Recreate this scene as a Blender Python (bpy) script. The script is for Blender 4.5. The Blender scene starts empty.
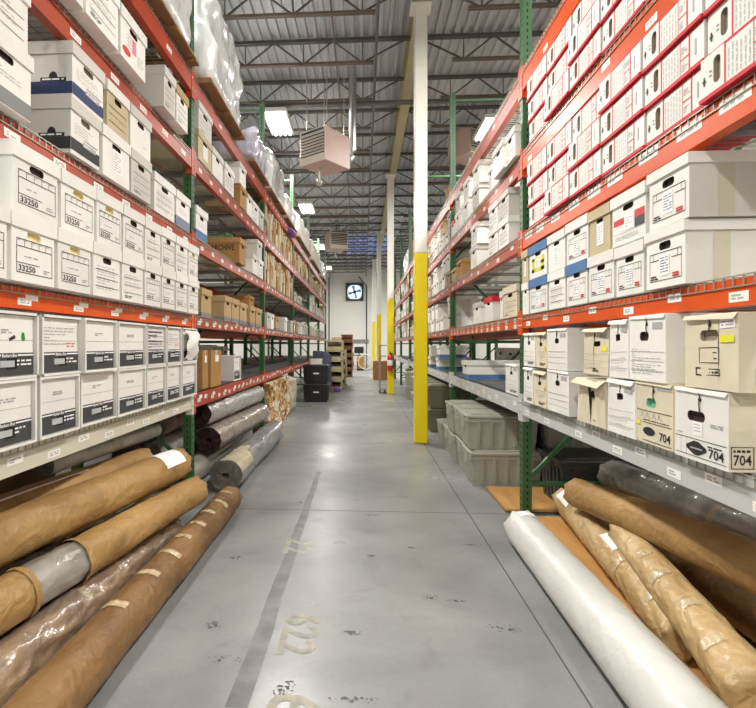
import bpy, math, random
from mathutils import Vector, Matrix, noise

RND = random.Random(11)
SC = bpy.context.scene
COL = SC.collection
pi = math.pi

# ------------------------------------------------------------------ camera
F = 517.0
VPX, VPY = 363.0, 345.0
TH = math.radians(-3.5)
CX = VPX + F * math.tan(TH)
CAMZ = 1.32
_s, _c = math.sin(TH), math.cos(TH)

def ray(u, v=VPY):
    a = (u - CX) / F
    return _s + a * _c, _c - a * _s, (VPY - v) / F

def YX(u, X):                     # distance down the aisle where column u meets the plane X
    dx, dy, b = ray(u)
    return X / dx * dy

def ZX(u, v, X):
    dx, dy, b = ray(u, v)
    return CAMZ + X / dx * b

def onZ(u, v, z):
    dx, dy, b = ray(u, v)
    t = (z - CAMZ) / b
    return Vector((t * dx, t * dy, z))

def onY(u, v, Y):
    dx, dy, b = ray(u, v)
    t = Y / dy
    return Vector((t * dx, Y, CAMZ + t * b))

cam = bpy.data.cameras.new('camera')
cam.sensor_width = 36.0
cam.sensor_fit = 'HORIZONTAL'
cam.lens = F / 756 * 36
cam.shift_x = (378 - CX) / 756
cam.shift_y = (VPY - 354) / 756
cam.clip_start = 0.05
camo = bpy.data.objects.new('camera', cam)
camo.location = (0, 0, CAMZ)
camo.rotation_euler = (pi / 2, 0, -TH)
COL.objects.link(camo)
SC.camera = camo

# --------------------------------------------------------------- materials
def lin(r, g, b):
    f = lambda c: c / 12.92 if c <= .04045 else ((c + .055) / 1.055) ** 2.4
    return (f(r / 255), f(g / 255), f(b / 255), 1)

MATS = {}
def mat(name, rgb, rough=.6, metal=0., noise_amt=.0, noise_scale=6., bump=0., bump_scale=20.,
        rgb2=None, coat=0., spec=.5, vary=0., emit=0., stretch=(1, 1, 1), detail=4.):
    m = bpy.data.materials.new(name)
    m.use_nodes = True
    nt = m.node_tree
    b = nt.nodes['Principled BSDF']
    b.inputs['Roughness'].default_value = rough
    b.inputs['Metallic'].default_value = metal
    b.inputs['Coat Weight'].default_value = coat
    b.inputs['Coat Roughness'].default_value = .12
    b.inputs['Specular IOR Level'].default_value = spec
    col = lin(*rgb)
    b.inputs['Base Color'].default_value = col
    tc = nt.nodes.new('ShaderNodeTexCoord')
    mp = nt.nodes.new('ShaderNodeMapping')
    mp.inputs['Scale'].default_value = stretch
    nt.links.new(tc.outputs['Object'], mp.inputs['Vector'])
    last = None
    if noise_amt > 0 or rgb2:
        n = nt.nodes.new('ShaderNodeTexNoise')
        n.inputs['Scale'].default_value = noise_scale
        n.inputs['Detail'].default_value = detail
        nt.links.new(mp.outputs['Vector'], n.inputs['Vector'])
        rp = nt.nodes.new('ShaderNodeValToRGB')
        rp.color_ramp.elements[0].position = .32
        rp.color_ramp.elements[1].position = .68
        c2 = lin(*rgb2) if rgb2 else tuple([max(0, x * (1 - noise_amt)) for x in col[:3]] + [1])
        rp.color_ramp.elements[0].color = c2
        rp.color_ramp.elements[1].color = col
        nt.links.new(n.outputs['Fac'], rp.inputs['Fac'])
        last = rp.outputs['Color']
    if vary > 0:
        oi = nt.nodes.new('ShaderNodeObjectInfo')
        mr = nt.nodes.new('ShaderNodeMapRange')
        mr.inputs['To Min'].default_value = 1 - vary
        mr.inputs['To Max'].default_value = 1 + vary * .4
        nt.links.new(oi.outputs['Random'], mr.inputs['Value'])
        hs = nt.nodes.new('ShaderNodeHueSaturation')
        hs.inputs['Color'].default_value = col
        nt.links.new(mr.outputs['Result'], hs.inputs['Value'])
        if last:
            nt.links.new(last, hs.inputs['Color'])
        last = hs.outputs['Color']
    if last:
        nt.links.new(last, b.inputs['Base Color'])
    if bump > 0:
        n2 = nt.nodes.new('ShaderNodeTexNoise')
        n2.inputs['Scale'].default_value = bump_scale
        n2.inputs['Detail'].default_value = 5
        n2.inputs['Distortion'].default_value = .6
        nt.links.new(mp.outputs['Vector'], n2.inputs['Vector'])
        bp = nt.nodes.new('ShaderNodeBump')
        bp.inputs['Strength'].default_value = bump
        bp.inputs['Distance'].default_value = .02
        nt.links.new(n2.outputs['Fac'], bp.inputs['Height'])
        nt.links.new(bp.outputs['Normal'], b.inputs['Normal'])
        if coat > 0:
            nt.links.new(bp.outputs['Normal'], b.inputs['Coat Normal'])
    if emit > 0:
        b.inputs['Emission Color'].default_value = col
        b.inputs['Emission Strength'].default_value = emit
    MATS[name] = m
    return m

mat('white_card', (240, 239, 233), .65, noise_amt=.06, noise_scale=5, vary=.07)
mat('grey_card', (214, 212, 205), .65, noise_amt=.08, noise_scale=4, vary=.06)
mat('cream_card', (224, 214, 188), .7, noise_amt=.1, noise_scale=6, vary=.05)
mat('tan_card', (196, 166, 118), .7, noise_amt=.12, noise_scale=6, vary=.08)
mat('beige_card', (202, 188, 152), .7, noise_amt=.12, noise_scale=6, vary=.05)
mat('brown_card', (176, 132, 76), .7, noise_amt=.12, noise_scale=7, vary=.06)
mat('print_black', (38, 37, 36), .6)
mat('print_grey', (172, 172, 172), .6)
mat('print_blue', (110, 120, 165), .6)
mat('band_dark', (66, 68, 70), .55, noise_amt=.1)
mat('band_grey', (132, 134, 132), .6)
mat('band_black', (52, 53, 54), .6)
mat('band_navy', (50, 64, 104), .6)
mat('band_blue', (74, 116, 166), .6)
mat('band_steel', (120, 132, 160), .6)
mat('red_card', (208, 38, 52), .55, vary=.08)
mat('print_red', (206, 60, 64), .6)
mat('print_pink', (232, 128, 150), .6)
mat('print_orange', (206, 104, 60), .6)
mat('print_green', (40, 140, 50), .6)
mat('sticker_yellow', (232, 226, 60), .6)
mat('drawing_lime', (214, 214, 40), .6)
mat('paper_white', (248, 248, 246), .6)
mat('box_dark', (60, 46, 38), .8)
mat('box_yellow', (226, 214, 160), .8)
mat('box_taupe', (150, 138, 120), .8)
mat('box_teal', (120, 180, 150), .8)
mat('clear_grey', (186, 190, 190), .35)
mat('tape_worn', (198, 192, 172), .35)
mat('orange_paint', (224, 88, 18), .35, noise_scale=3, rgb2=(206, 76, 16), vary=.05)
mat('rust_paint', (182, 70, 38), .38, noise_scale=3, rgb2=(160, 60, 34), vary=.05)
mat('cream_paint', (214, 209, 190), .4, noise_amt=.06, noise_scale=3)
mat('grey_paint', (196, 198, 196), .4, noise_amt=.06, noise_scale=3)
mat('green_paint', (50, 96, 54), .4, noise_amt=.12, noise_scale=8)
mat('pale_green_paint', (104, 168, 112), .4, noise_amt=.12, noise_scale=8)
mat('hole_dark', (16, 22, 16), .8)
mat('galv_wire', (186, 182, 170), .35, metal=.6)
mat('galv_channel', (140, 142, 140), .45, metal=.5)
mat('yellow_paint', (238, 214, 0), .4, noise_amt=.05, noise_scale=2)
mat('white_paint', (232, 230, 220), .45, noise_amt=.05, noise_scale=2)
mat('joist_paint', (92, 90, 86), .5, noise_amt=.15, noise_scale=3)
mat('joist_brown', (112, 98, 84), .5, noise_amt=.15, noise_scale=3)
mat('girder_paint', (166, 156, 120), .5, noise_amt=.12, noise_scale=3)
mat('deck_metal', (214, 216, 218), .42, metal=.3, noise_scale=.5, rgb2=(164, 168, 172), stretch=(1, .5, 1))
mat('wall_paint', (232, 230, 222), .7, noise_amt=.04, noise_scale=.6)
mat('door_paint', (236, 235, 230), .5)
mat('kraft_paper', (176, 140, 86), .5, noise_scale=3.5, rgb2=(142, 108, 62), bump=.9, bump_scale=13)
mat('kraft_dark', (138, 104, 62), .5, noise_scale=3.5, rgb2=(102, 74, 42), bump=.9, bump_scale=13)
mat('kraft_light', (204, 178, 130), .45, noise_scale=4, rgb2=(180, 150, 102), bump=1., bump_scale=13, coat=.35)
mat('kraft_film', (176, 138, 84), .4, noise_scale=5, rgb2=(112, 80, 46), bump=1., bump_scale=16, coat=.8)
mat('white_film', (216, 216, 211), .42, noise_amt=.07, noise_scale=4, bump=.45, bump_scale=10, coat=.15)
mat('grey_film', (168, 164, 156), .3, noise_scale=5, rgb2=(120, 114, 104), bump=.7, bump_scale=10, coat=.9, stretch=(1, .6, 1))
mat('silver_film', (192, 194, 186), .28, noise_scale=7, rgb2=(142, 142, 136), bump=.8, bump_scale=12, coat=1.)
mat('blue_grey_film', (128, 134, 142), .28, noise_scale=5, rgb2=(94, 98, 104), bump=.8, bump_scale=9, coat=1.)
mat('rose_film', (186, 168, 148), .28, noise_scale=7, rgb2=(122, 82, 72), bump=.8, bump_scale=12, coat=1.)
mat('carpet_dark', (62, 36, 36), .9, noise_amt=.4, noise_scale=30)
mat('carpet_grey', (120, 116, 104), .9, noise_amt=.3, noise_scale=30)
mat('carpet_beige', (186, 178, 148), .8, noise_amt=.2, noise_scale=12, coat=.5)
mat('clear_tape', (198, 178, 140), .2, coat=1., bump=.4, bump_scale=30)
mat('wrap_white', (232, 234, 232), .25, noise_scale=6, rgb2=(196, 200, 200), bump=1., bump_scale=7, coat=.7, stretch=(1, 1, .35))
mat('wrap_green', (222, 226, 206), .25, noise_scale=6, rgb2=(190, 196, 176), bump=1., bump_scale=7, coat=.7, stretch=(1, 1, .35))
mat('wrap_violet', (212, 210, 222), .25, noise_scale=6, rgb2=(168, 168, 190), bump=1., bump_scale=7, coat=.7, stretch=(1, 1, .35))
mat('wrap_tan', (206, 198, 170), .4, noise_scale=9, rgb2=(158, 156, 130), bump=1., bump_scale=9, coat=.4)
mat('cloth_white', (238, 236, 228), .8, bump=.5, bump_scale=8)
mat('cloth_purple', (126, 88, 150), .8, bump=.6, bump_scale=12)
mat('pallet_wood', (150, 116, 76), .7, noise_amt=.25, noise_scale=5, stretch=(4, .5, 4))
mat('plywood', (206, 160, 98), .6, noise_scale=3, rgb2=(186, 136, 76), stretch=(5, .6, 1))
mat('tote_grey', (164, 164, 150), .45, noise_amt=.06, noise_scale=8, vary=.06)
mat('tote_olive', (112, 112, 92), .45, noise_amt=.06, noise_scale=8, vary=.06)
mat('tote_dark', (70, 72, 72), .4, vary=.05)
mat('tote_cream', (206, 200, 170), .45, vary=.05)
mat('black_plastic', (34, 34, 36), .4)
mat('deck_board', (82, 86, 88), .6, noise_amt=.2, noise_scale=6)
mat('heater_primer', (204, 174, 164), .5, noise_amt=.06, noise_scale=3)
mat('heater_front', (206, 196, 184), .5)
mat('duct_metal', (200, 204, 204), .3, metal=.8)
mat('lamp_white', (236, 236, 232), .4)
mat('fan_dark', (44, 46, 50), .5)
mat('fan_blade', (150, 162, 182), .4, metal=.3)
mat('ext_red', (214, 40, 26), .3, coat=.5)
mat('cart_grey', (150, 152, 150), .4, metal=.3)
mat('bin_tan', (196, 186, 144), .6, noise_amt=.15, noise_scale=8, vary=.08)
mat('bin_brown', (150, 106, 72), .6, noise_amt=.25, noise_scale=8, vary=.12)
mat('cabinet_amber', (216, 160, 60), .5)
mat('dark_blue_cover', (70, 78, 92), .7, bump=.5, bump_scale=8)
mat('slab_white', (228, 222, 204), .7, vary=.1)
mat('slab_tan', (190, 150, 96), .7, vary=.12)
mat('slab_brown', (150, 104, 58), .7, vary=.12)
mat('slab_sand', (214, 190, 144), .7, vary=.1)
mat('tube_light', (255, 252, 244), .5, emit=3.2)
mat('sky_disc', (196, 216, 246), .5, emit=1.3)
mat('skylight_blue', (150, 170, 226), .5, emit=.22)
mat('bright_label', (244, 242, 236), .5)

# concrete floor
def floor_mat():
    m = bpy.data.materials.new('concrete')
    m.use_nodes = True
    nt = m.node_tree
    b = nt.nodes['Principled BSDF']
    tc = nt.nodes.new('ShaderNodeTexCoord')
    def nz(scale, detail, dist=0.):
        n = nt.nodes.new('ShaderNodeTexNoise')
        n.inputs['Scale'].default_value = scale
        n.inputs['Detail'].default_value = detail
        n.inputs['Distortion'].default_value = dist
        nt.links.new(tc.outputs['Object'], n.inputs['Vector'])
        return n
    def ramp(src, p0, c0, p1, c1):
        r = nt.nodes.new('ShaderNodeValToRGB')
        r.color_ramp.elements[0].position = p0
        r.color_ramp.elements[1].position = p1
        r.color_ramp.elements[0].color = c0
        r.color_ramp.elements[1].color = c1
        nt.links.new(src, r.inputs['Fac'])
        return r
    n1 = nz(1.1, 8, .4)
    r1 = ramp(n1.outputs['Fac'], .3, lin(120, 122, 122), .68, lin(160, 162, 161))
    n2 = nz(2.6, 10, 1.2)
    r2 = ramp(n2.outputs['Fac'], .58, (1, 1, 1, 1), .78, (.45, .45, .45, 1))
    mx = nt.nodes.new('ShaderNodeMix')
    mx.data_type = 'RGBA'
    mx.blend_type = 'MULTIPLY'
    mx.inputs['Factor'].default_value = .55
    nt.links.new(r1.outputs['Color'], mx.inputs[6])
    nt.links.new(r2.outputs['Color'], mx.inputs[7])
    n3 = nz(45, 4)
    r3 = ramp(n3.outputs['Fac'], .3, (.9, .9, .9, 1), .6, (1, 1, 1, 1))
    mx2 = nt.nodes.new('ShaderNodeMix')
    mx2.data_type = 'RGBA'
    mx2.blend_type = 'MULTIPLY'
    mx2.inputs['Factor'].default_value = .6
    nt.links.new(mx.outputs[2], mx2.inputs[6])
    nt.links.new(r3.outputs['Color'], mx2.inputs[7])
    nt.links.new(mx2.outputs[2], b.inputs['Base Color'])
    r4 = ramp(n1.outputs['Fac'], .3, (.38, .38, .38, 1), .75, (.24, .24, .24, 1))
    nt.links.new(r4.outputs['Color'], b.inputs['Roughness'])
    b.inputs['Specular IOR Level'].default_value = .5
    bp = nt.nodes.new('ShaderNodeBump')
    bp.inputs['Strength'].default_value = .06
    bp.inputs['Distance'].default_value = .01
    nt.links.new(n2.outputs['Fac'], bp.inputs['Height'])
    nt.links.new(bp.outputs['Normal'], b.inputs['Normal'])
    MATS['concrete'] = m
floor_mat()
mat('floor_dark', (96, 97, 97), .4, noise_scale=7, rgb2=(128, 129, 129))
mat('joint_dark', (84, 84, 82), .7)
mat('stencil', (184, 181, 160), .6, noise_scale=22, rgb2=(152, 152, 148))
mat('scuff', (70, 70, 70), .6, noise_scale=30, rgb2=(112, 113, 113))

# clear film shell
def film_mat():
    m = bpy.data.materials.new('clear_film')
    m.use_nodes = True
    nt = m.node_tree
    for n in list(nt.nodes):
        nt.nodes.remove(n)
    o = nt.nodes.new('ShaderNodeOutputMaterial')
    t = nt.nodes.new('ShaderNodeBsdfTransparent')
    g = nt.nodes.new('ShaderNodeBsdfGlossy')
    g.inputs['Roughness'].default_value = .16
    d = nt.nodes.new('ShaderNodeBsdfDiffuse')
    d.inputs['Color'].default_value = (.8, .8, .8, 1)
    mx = nt.nodes.new('ShaderNodeMixShader')
    mx.inputs[0].default_value = .26
    mx2 = nt.nodes.new('ShaderNodeMixShader')
    mx2.inputs[0].default_value = .07
    tc = nt.nodes.new('ShaderNodeTexCoord')
    n = nt.nodes.new('ShaderNodeTexNoise')
    n.inputs['Scale'].default_value = 11
    n.inputs['Detail'].default_value = 4
    bp = nt.nodes.new('ShaderNodeBump')
    bp.inputs['Strength'].default_value = .8
    bp.inputs['Distance'].default_value = .02
    nt.links.new(tc.outputs['Object'], n.inputs['Vector'])
    nt.links.new(n.outputs['Fac'], bp.inputs['Height'])
    nt.links.new(bp.outputs['Normal'], g.inputs['Normal'])
    nt.links.new(t.outputs[0], mx.inputs[1])
    nt.links.new(g.outputs[0], mx.inputs[2])
    nt.links.new(mx.outputs[0], mx2.inputs[1])
    nt.links.new(d.outputs[0], mx2.inputs[2])
    nt.links.new(mx2.outputs[0], o.inputs[0])
    MATS['clear_film'] = m
film_mat()

# ------------------------------------------------------------ mesh builder
class MB:
    def __init__(s):
        s.v = []; s.f = []; s.m = []; s.sm = []; s.mats = []
    def mi(s, name):
        if name not in s.mats:
            s.mats.append(name)
        return s.mats.index(name)
    def add(s, vs, fs, m, smooth=False):
        b = len(s.v); k = s.mi(m)
        s.v += [tuple(v) for v in vs]
        for f in fs:
            s.f.append([b + i for i in f]); s.m.append(k); s.sm.append(smooth)
        return s
    def box(s, x0, x1, y0, y1, z0, z1, m, M=None, skip=()):
        vs = [Vector(p) for p in ((x0, y0, z0), (x1, y0, z0), (x1, y1, z0), (x0, y1, z0),
                                  (x0, y0, z1), (x1, y0, z1), (x1, y1, z1), (x0, y1, z1))]
        if M:
            vs = [M @ v for v in vs]
        fs = {'-z': (3, 2, 1, 0), '+z': (4, 5, 6, 7), '-y': (0, 1, 5, 4), '+x': (1, 2, 6, 5), '+y': (2, 3, 7, 6), '-x': (3, 0, 4, 7)}
        return s.add(vs, [f for k, f in fs.items() if k not in skip], m)
    def cbox(s, x0, x1, y0, y1, z0, z1, m, c=.01):
        # chamfered box
        bx = lambda a, b, d, e, f, g: None
        xs = (x0, x0 + c, x1 - c, x1); ys = (y0, y0 + c, y1 - c, y1); zs = (z0, z0 + c, z1 - c, z1)
        ids = {}; vs = []
        for i in (0, 1):
            for j in (0, 1):
                for k in (0, 1):
                    X = (xs[0], xs[1]) if i == 0 else (xs[3], xs[2])
                    Yy = (ys[0], ys[1]) if j == 0 else (ys[3], ys[2])
                    Z = (zs[0], zs[1]) if k == 0 else (zs[3], zs[2])
                    ids[i, j, k] = len(vs)
                    vs += [(X[0], Yy[1], Z[1]), (X[1], Yy[0], Z[1]), (X[1], Yy[1], Z[0])]
        fs = []
        def q(ax, val, a, b):
            o = [x for x in (0, 1, 2) if x != ax]
            r = []
            for p in ((0, 0), (1, 0), (1, 1), (0, 1)):
                key = [0, 0, 0]; key[ax] = val; key[o[0]] = p[0]; key[o[1]] = p[1]
                r.append(ids[tuple(key)] + ax)
            return r
        for ax in (0, 1, 2):
            for val in (0, 1):
                fs.append(q(ax, val, 0, 0))
        for ax in (0, 1, 2):                     # edges parallel to ax
            o = [x for x in (0, 1, 2) if x != ax]
            for p in (0, 1):
                for r in (0, 1):
                    k0 = [0, 0, 0]; k0[o[0]] = p; k0[o[1]] = r
                    k1 = list(k0); k1[ax] = 1
                    fs.append([ids[tuple(k0)] + o[0], ids[tuple(k1)] + o[0], ids[tuple(k1)] + o[1], ids[tuple(k0)] + o[1]])
        for key, b in ids.items():
            fs.append([b, b + 1, b + 2])
        # orient outward
        cen = Vector(((x0 + x1) / 2, (y0 + y1) / 2, (z0 + z1) / 2))
        out = []
        for f in fs:
            p = [Vector(vs[i]) for i in f]
            n = (p[1] - p[0]).cross(p[2] - p[0])
            mid = sum(p, Vector()) / len(p)
            out.append(f if n.dot(mid - cen) > 0 else f[::-1])
        return s.add(vs, out, m)
    def quad(s, a, b, c, d, m):
        return s.add([a, b, c, d], [(0, 1, 2, 3)], m)
    def bar(s, p, q, w, h, m, up=(0, 0, 1)):
        p = Vector(p); q = Vector(q); d = (q - p)
        L = d.length; d.normalize()
        u = Vector(up)
        if abs(d.dot(u)) > .98:
            u = Vector((0, 1, 0))
        e = d.cross(u).normalized(); n = e.cross(d)
        M = Matrix((( *(d), ), ( *(e), ), ( *(n), ))).transposed().to_4x4()
        M.translation = p
        return s.box(0, L, -w / 2, w / 2, -h / 2, h / 2, m, M)
    def tube(s, pts, rad, n, m, caps=True, smooth=True):
        pts = [Vector(p) for p in pts]
        if not isinstance(rad, (list, tuple)):
            rad = [rad] * len(pts)
        vs = []; fs = []
        for i, p in enumerate(pts):
            d = (pts[min(i + 1, len(pts) - 1)] - pts[max(i - 1, 0)]).normalized()
            u = Vector((0, 0, 1)) if abs(d.z) < .95 else Vector((0, 1, 0))
            e = d.cross(u).normalized(); g = e.cross(d)
            for k in range(n):
                a = 2 * pi * k / n
                vs.append(p + rad[i] * (math.cos(a) * e + math.sin(a) * g))
        for i in range(len(pts) - 1):
            for k in range(n):
                a = i * n + k; b = i * n + (k + 1) % n
                fs.append((a, a + n, b + n, b))
        s.add(vs, fs, m, smooth)
        if caps:
            s.add(vs[:n], [tuple(range(n))], m)
            s.add(vs[-n:], [tuple(range(n))[::-1]], m)
        return s
    def lathe(s, prof, n, m, c=(0, 0, 0), smooth=True, axis='z'):
        vs = []; fs = []
        for r, z in prof:
            for k in range(n):
                a = 2 * pi * k / n
                p = (r * math.cos(a), r * math.sin(a), z)
                if axis == 'y':
                    p = (p[0], -p[2], p[1])
                if axis == 'x':
                    p = (p[2], p[0], p[1])
                vs.append((p[0] + c[0], p[1] + c[1], p[2] + c[2]))
        for i in range(len(prof) - 1):
            for k in range(n):
                a = i * n + k; b = i * n + (k + 1) % n
                fs.append((a, b, b + n, a + n))
        return s.add(vs, fs, m, smooth)
    def mesh(s, name):
        me = bpy.data.meshes.new(name)
        me.from_pydata(s.v, [], s.f)
        for k in s.mats:
            me.materials.append(MATS[k])
        me.polygons.foreach_set('material_index', s.m)
        me.polygons.foreach_set('use_smooth', s.sm)
        me.update()
        return me
    def build(s, name, parent=None, loc=None):
        o = bpy.data.objects.new(name, s.mesh(name))
        COL.objects.link(o)
        if parent:
            o.parent = parent
        if loc:
            o.location = loc
        return o

SEEN = {}
def tag(o, label, cat, group=None, kind=None):
    n = len(label.split())
    if not 4 <= n <= 16:
        print('BADLEN', n, label)
    if label in SEEN and not (group and SEEN[label] == group):
        print('DUPLABEL', label)
    SEEN[label] = group
    o['label'] = label
    o['category'] = cat
    if group:
        o['group'] = group
    if kind:
        o['kind'] = kind
    return o

def thing(name, label, cat, loc=(0, 0, 0), rz=0., group=None):
    o = bpy.data.objects.new(name, None)
    o.empty_display_size = .05
    COL.objects.link(o)
    o.location = loc
    o.rotation_euler = (0, 0, rz)
    return tag(o, label, cat, group)

def structure(o):
    o['kind'] = 'structure'
    return o

KIDS = {}
def kids(o):
    return [c for c in COL.objects if c.parent == o]

def dup(root, name=None):
    if root.name not in KIDS:
        KIDS[root.name] = [(c, [g for g in COL.objects if g.parent == c]) for c in COL.objects if c.parent == root]
    r = root.copy()
    COL.objects.link(r)
    for c, gs in KIDS[root.name]:
        d = c.copy(); COL.objects.link(d); d.parent = r
        for g in gs:
            e = g.copy(); COL.objects.link(e); e.parent = d
    for k in ('group', 'label', 'category'):
        if k in r:
            del r[k]
    return r

ORD = ['first', 'second', 'third', 'fourth', 'fifth', 'sixth', 'seventh', 'eighth', 'ninth', 'tenth',
       'eleventh', 'twelfth', 'thirteenth', 'fourteenth', 'fifteenth', 'sixteenth']

TXT = {}
def text_polys(t):
    if t not in TXT:
        cu = bpy.data.curves.new('lettering', 'FONT')
        cu.body = t; cu.size = 1.0; cu.resolution_u = 2; cu.offset = .018
        o = bpy.data.objects.new('lettering', cu)
        COL.objects.link(o)
        dg = bpy.context.evaluated_depsgraph_get()
        me = bpy.data.meshes.new_from_object(o.evaluated_get(dg))
        vs = [v.co.copy() for v in me.vertices]
        fs = [tuple(p.vertices) for p in me.polygons]
        bpy.data.objects.remove(o); bpy.data.curves.remove(cu); bpy.data.meshes.remove(me)
        w = max(v.x for v in vs) - min(v.x for v in vs); x0 = min(v.x for v in vs)
        h = max(v.y for v in vs); 
        TXT[t] = ([(v.x - x0, v.y) for v in vs], fs, w, h)
    return TXT[t]

# writing on the +X face: local right is +Y, up is +Z; on the -Y face: right is +X
def put_text(mb, t, x, y, z, width, m, height=None, face='x', rot=False):
    vs, fs, w, h = text_polys(t)
    sx = width / w
    sy = (height / h) if height else sx
    out = []
    for a, b in vs:
        p, q = a * sx, b * sy
        if rot:
            p, q = -q, p
        if face == 'x':
            out.append((x, y + p, z + q))
        elif face == 'y':
            out.append((y + p, x, z + q))
        elif face == 'z':
            out.append((y + p, z + q, x))
    mb.add(out, fs, m)

EPS = .0015
def fq(mb, y0, y1, z0, z1, m, x=0., face='x', eps=EPS):
    if face == 'x':
        mb.quad((x + eps, y0, z0), (x + eps, y1, z0), (x + eps, y1, z1), (x + eps, y0, z1), m)
    else:
        mb.quad((y0, x - eps, z0), (y1, x - eps, z0), (y1, x - eps, z1), (y0, x - eps, z1), m)

def frect(mb, y0, y1, z0, z1, m='print_black', t=.003, x=0., face='x'):
    fq(mb, y0, y1, z0, z0 + t, m, x, face); fq(mb, y0, y1, z1 - t, z1, m, x, face)
    fq(mb, y0, y0 + t, z0, z1, m, x, face); fq(mb, y1 - t, y1, z0, z1, m, x, face)

def frows(mb, y0, y1, z0, z1, n, rnd, m='print_grey', t=.004, x=0., face='x', eps=EPS):
    for i in range(n):
        z = z1 - (i + .5) * (z1 - z0) / n
        y = y0
        while y < y1 - .012:
            L = rnd.uniform(.012, .045)
            fq(mb, y, min(y + L, y1), z - t / 2, z + t / 2, m, x, face, eps)
            y += L + rnd.uniform(.005, .012)
            if rnd.random() < .12:
                break

def front_panel(mb, w, z0, z1, m, slot=None, inside='box_dark', x=0.):
    if not slot:
        mb.quad((x, -w / 2, z0), (x, w / 2, z0), (x, w / 2, z1), (x, -w / 2, z1), m)
        return
    cy, cz, sw, sh = slot
    a, b, c, d = cy - sw / 2, cy + sw / 2, cz - sh / 2, cz + sh / 2
    q = lambda y0, y1, za, zb: mb.quad((x, y0, za), (x, y1, za), (x, y1, zb), (x, y0, zb), m)
    q(-w / 2, a, z0, z1); q(b, w / 2, z0, z1); q(a, b, z0, c); q(a, b, d, z1)
    r = min(sw, sh) * .48
    ring = []
    for (ccy, ccz, a0) in ((b - r, d - r, 0), (a + r, d - r, 90), (a + r, c + r, 180), (b - r, c + r, 270)):
        cor = (b if a0 in (0, 270) else a, d if a0 in (0, 90) else c)
        pts = [(ccy + r * math.cos(math.radians(a0 + k * 22.5)), ccz + r * math.sin(math.radians(a0 + k * 22.5))) for k in range(5)]
        mb.add([(x, cor[0], cor[1])] + [(x, p[0], p[1]) for p in pts], [(0, i + 2, i + 1) for i in range(4)], m)
        ring += pts
    n = len(ring)
    dp = .014
    vs = [(x, p[0], p[1]) for p in ring] + [(x - dp, p[0], p[1]) for p in ring]
    mb.add(vs, [(i, (i + 1) % n, n + (i + 1) % n, n + i) for i in range(n)], inside)
    mb.add(vs[n:], [tuple(range(n))], inside)

def body_shell(mb, w, d, h, m, slot=None, inside='box_dark', side=None):
    side = side or m
    front_panel(mb, w, 0, h, m, slot, inside)
    mb.box(-d, 0, -w / 2, w / 2, 0, h, side, skip=('+x',))

def lid_shell(mb, w, d, z0, z1, m, o=.006):
    mb.box(-d - o, o, -w / 2 - o, w / 2 + o, z0, z1, m)
WORLD_S = 0.5
EXPO = 0.0
# ------------------------------------------------------------ carton prototypes
PROTO = {}      # key -> [root, used, w, h]
def reg(key, fn):
    PROTO[key] = [fn, None, None]

def place(key, side, Y0, Y1, z, label, cat, XF, group=None, h=None, gap=.003, yaw=0., d=None):
    fn, root, dims = PROTO[key]
    if root is None:
        root, dims = fn()
        PROTO[key][1] = root; PROTO[key][2] = dims
        o = root
    else:
        o = dup(root)
    w0, h0 = dims
    o.location = (side * XF, (Y0 + Y1) / 2, z)
    o.rotation_euler = (0, 0, (0 if side < 0 else pi) + yaw)
    o.scale = (d or 1, (abs(Y1 - Y0) - gap) / w0, (h / h0) if h else 1)
    tag(o, label, cat, group)
    return o

def empty_root(name):
    o = bpy.data.objects.new(name, None)
    o.empty_display_size = .05
    COL.objects.link(o)
    return o

def d_number(txt):
    def f(mb, w, h, r):
        a, b, c, e = -.40 * w, .44 * w, .13 * h, .63 * h
        frect(mb, a, b, c, e)
        fq(mb, a, b, .51 * h, .51 * h + .003, 'print_black')
        for k in range(1, 5):
            y = a + (b - a) * k / 5
            fq(mb, y, y + .0025, .51 * h, .63 * h, 'print_black')
        fq(mb, a, a + (b - a) * .62, .27 * h, .27 * h + .003, 'print_black')
        for k in range(5):
            frows(mb, a + (b - a) * (k + .1) / 5, a + (b - a) * (k + .5) / 5, .59 * h, .62 * h, 1, r, t=.003)
        frows(mb, .22 * w, .38 * w, .17 * h, .24 * h, 2, r, t=.005)
        frows(mb, a + .05, b - .08, .34 * h, .42 * h, 1, r, 'print_blue', .003)
        if txt:
            put_text(mb, txt, EPS, a + .012, .16 * h, .38 * w, 'print_black', height=.025)
        else:
            frows(mb, a + .01, a + .12, .16 * h, .24 * h, 2, r, 'print_black', .006)
    return f

def d_lines(n=6, blackbits=True):
    def f(mb, w, h, r):
        frows(mb, -.38 * w, .3 * w, .12 * h, .6 * h, n, r, t=.003)
        for k in range(3):
            z = (.18 + .16 * k) * h
            fq(mb, -.42 * w, .42 * w, z, z + .0025, 'print_black')
        if blackbits:
            frows(mb, -.38 * w, -.05 * w, .06 * h, .13 * h, 2, r, 'print_black', .005)
    return f

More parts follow.
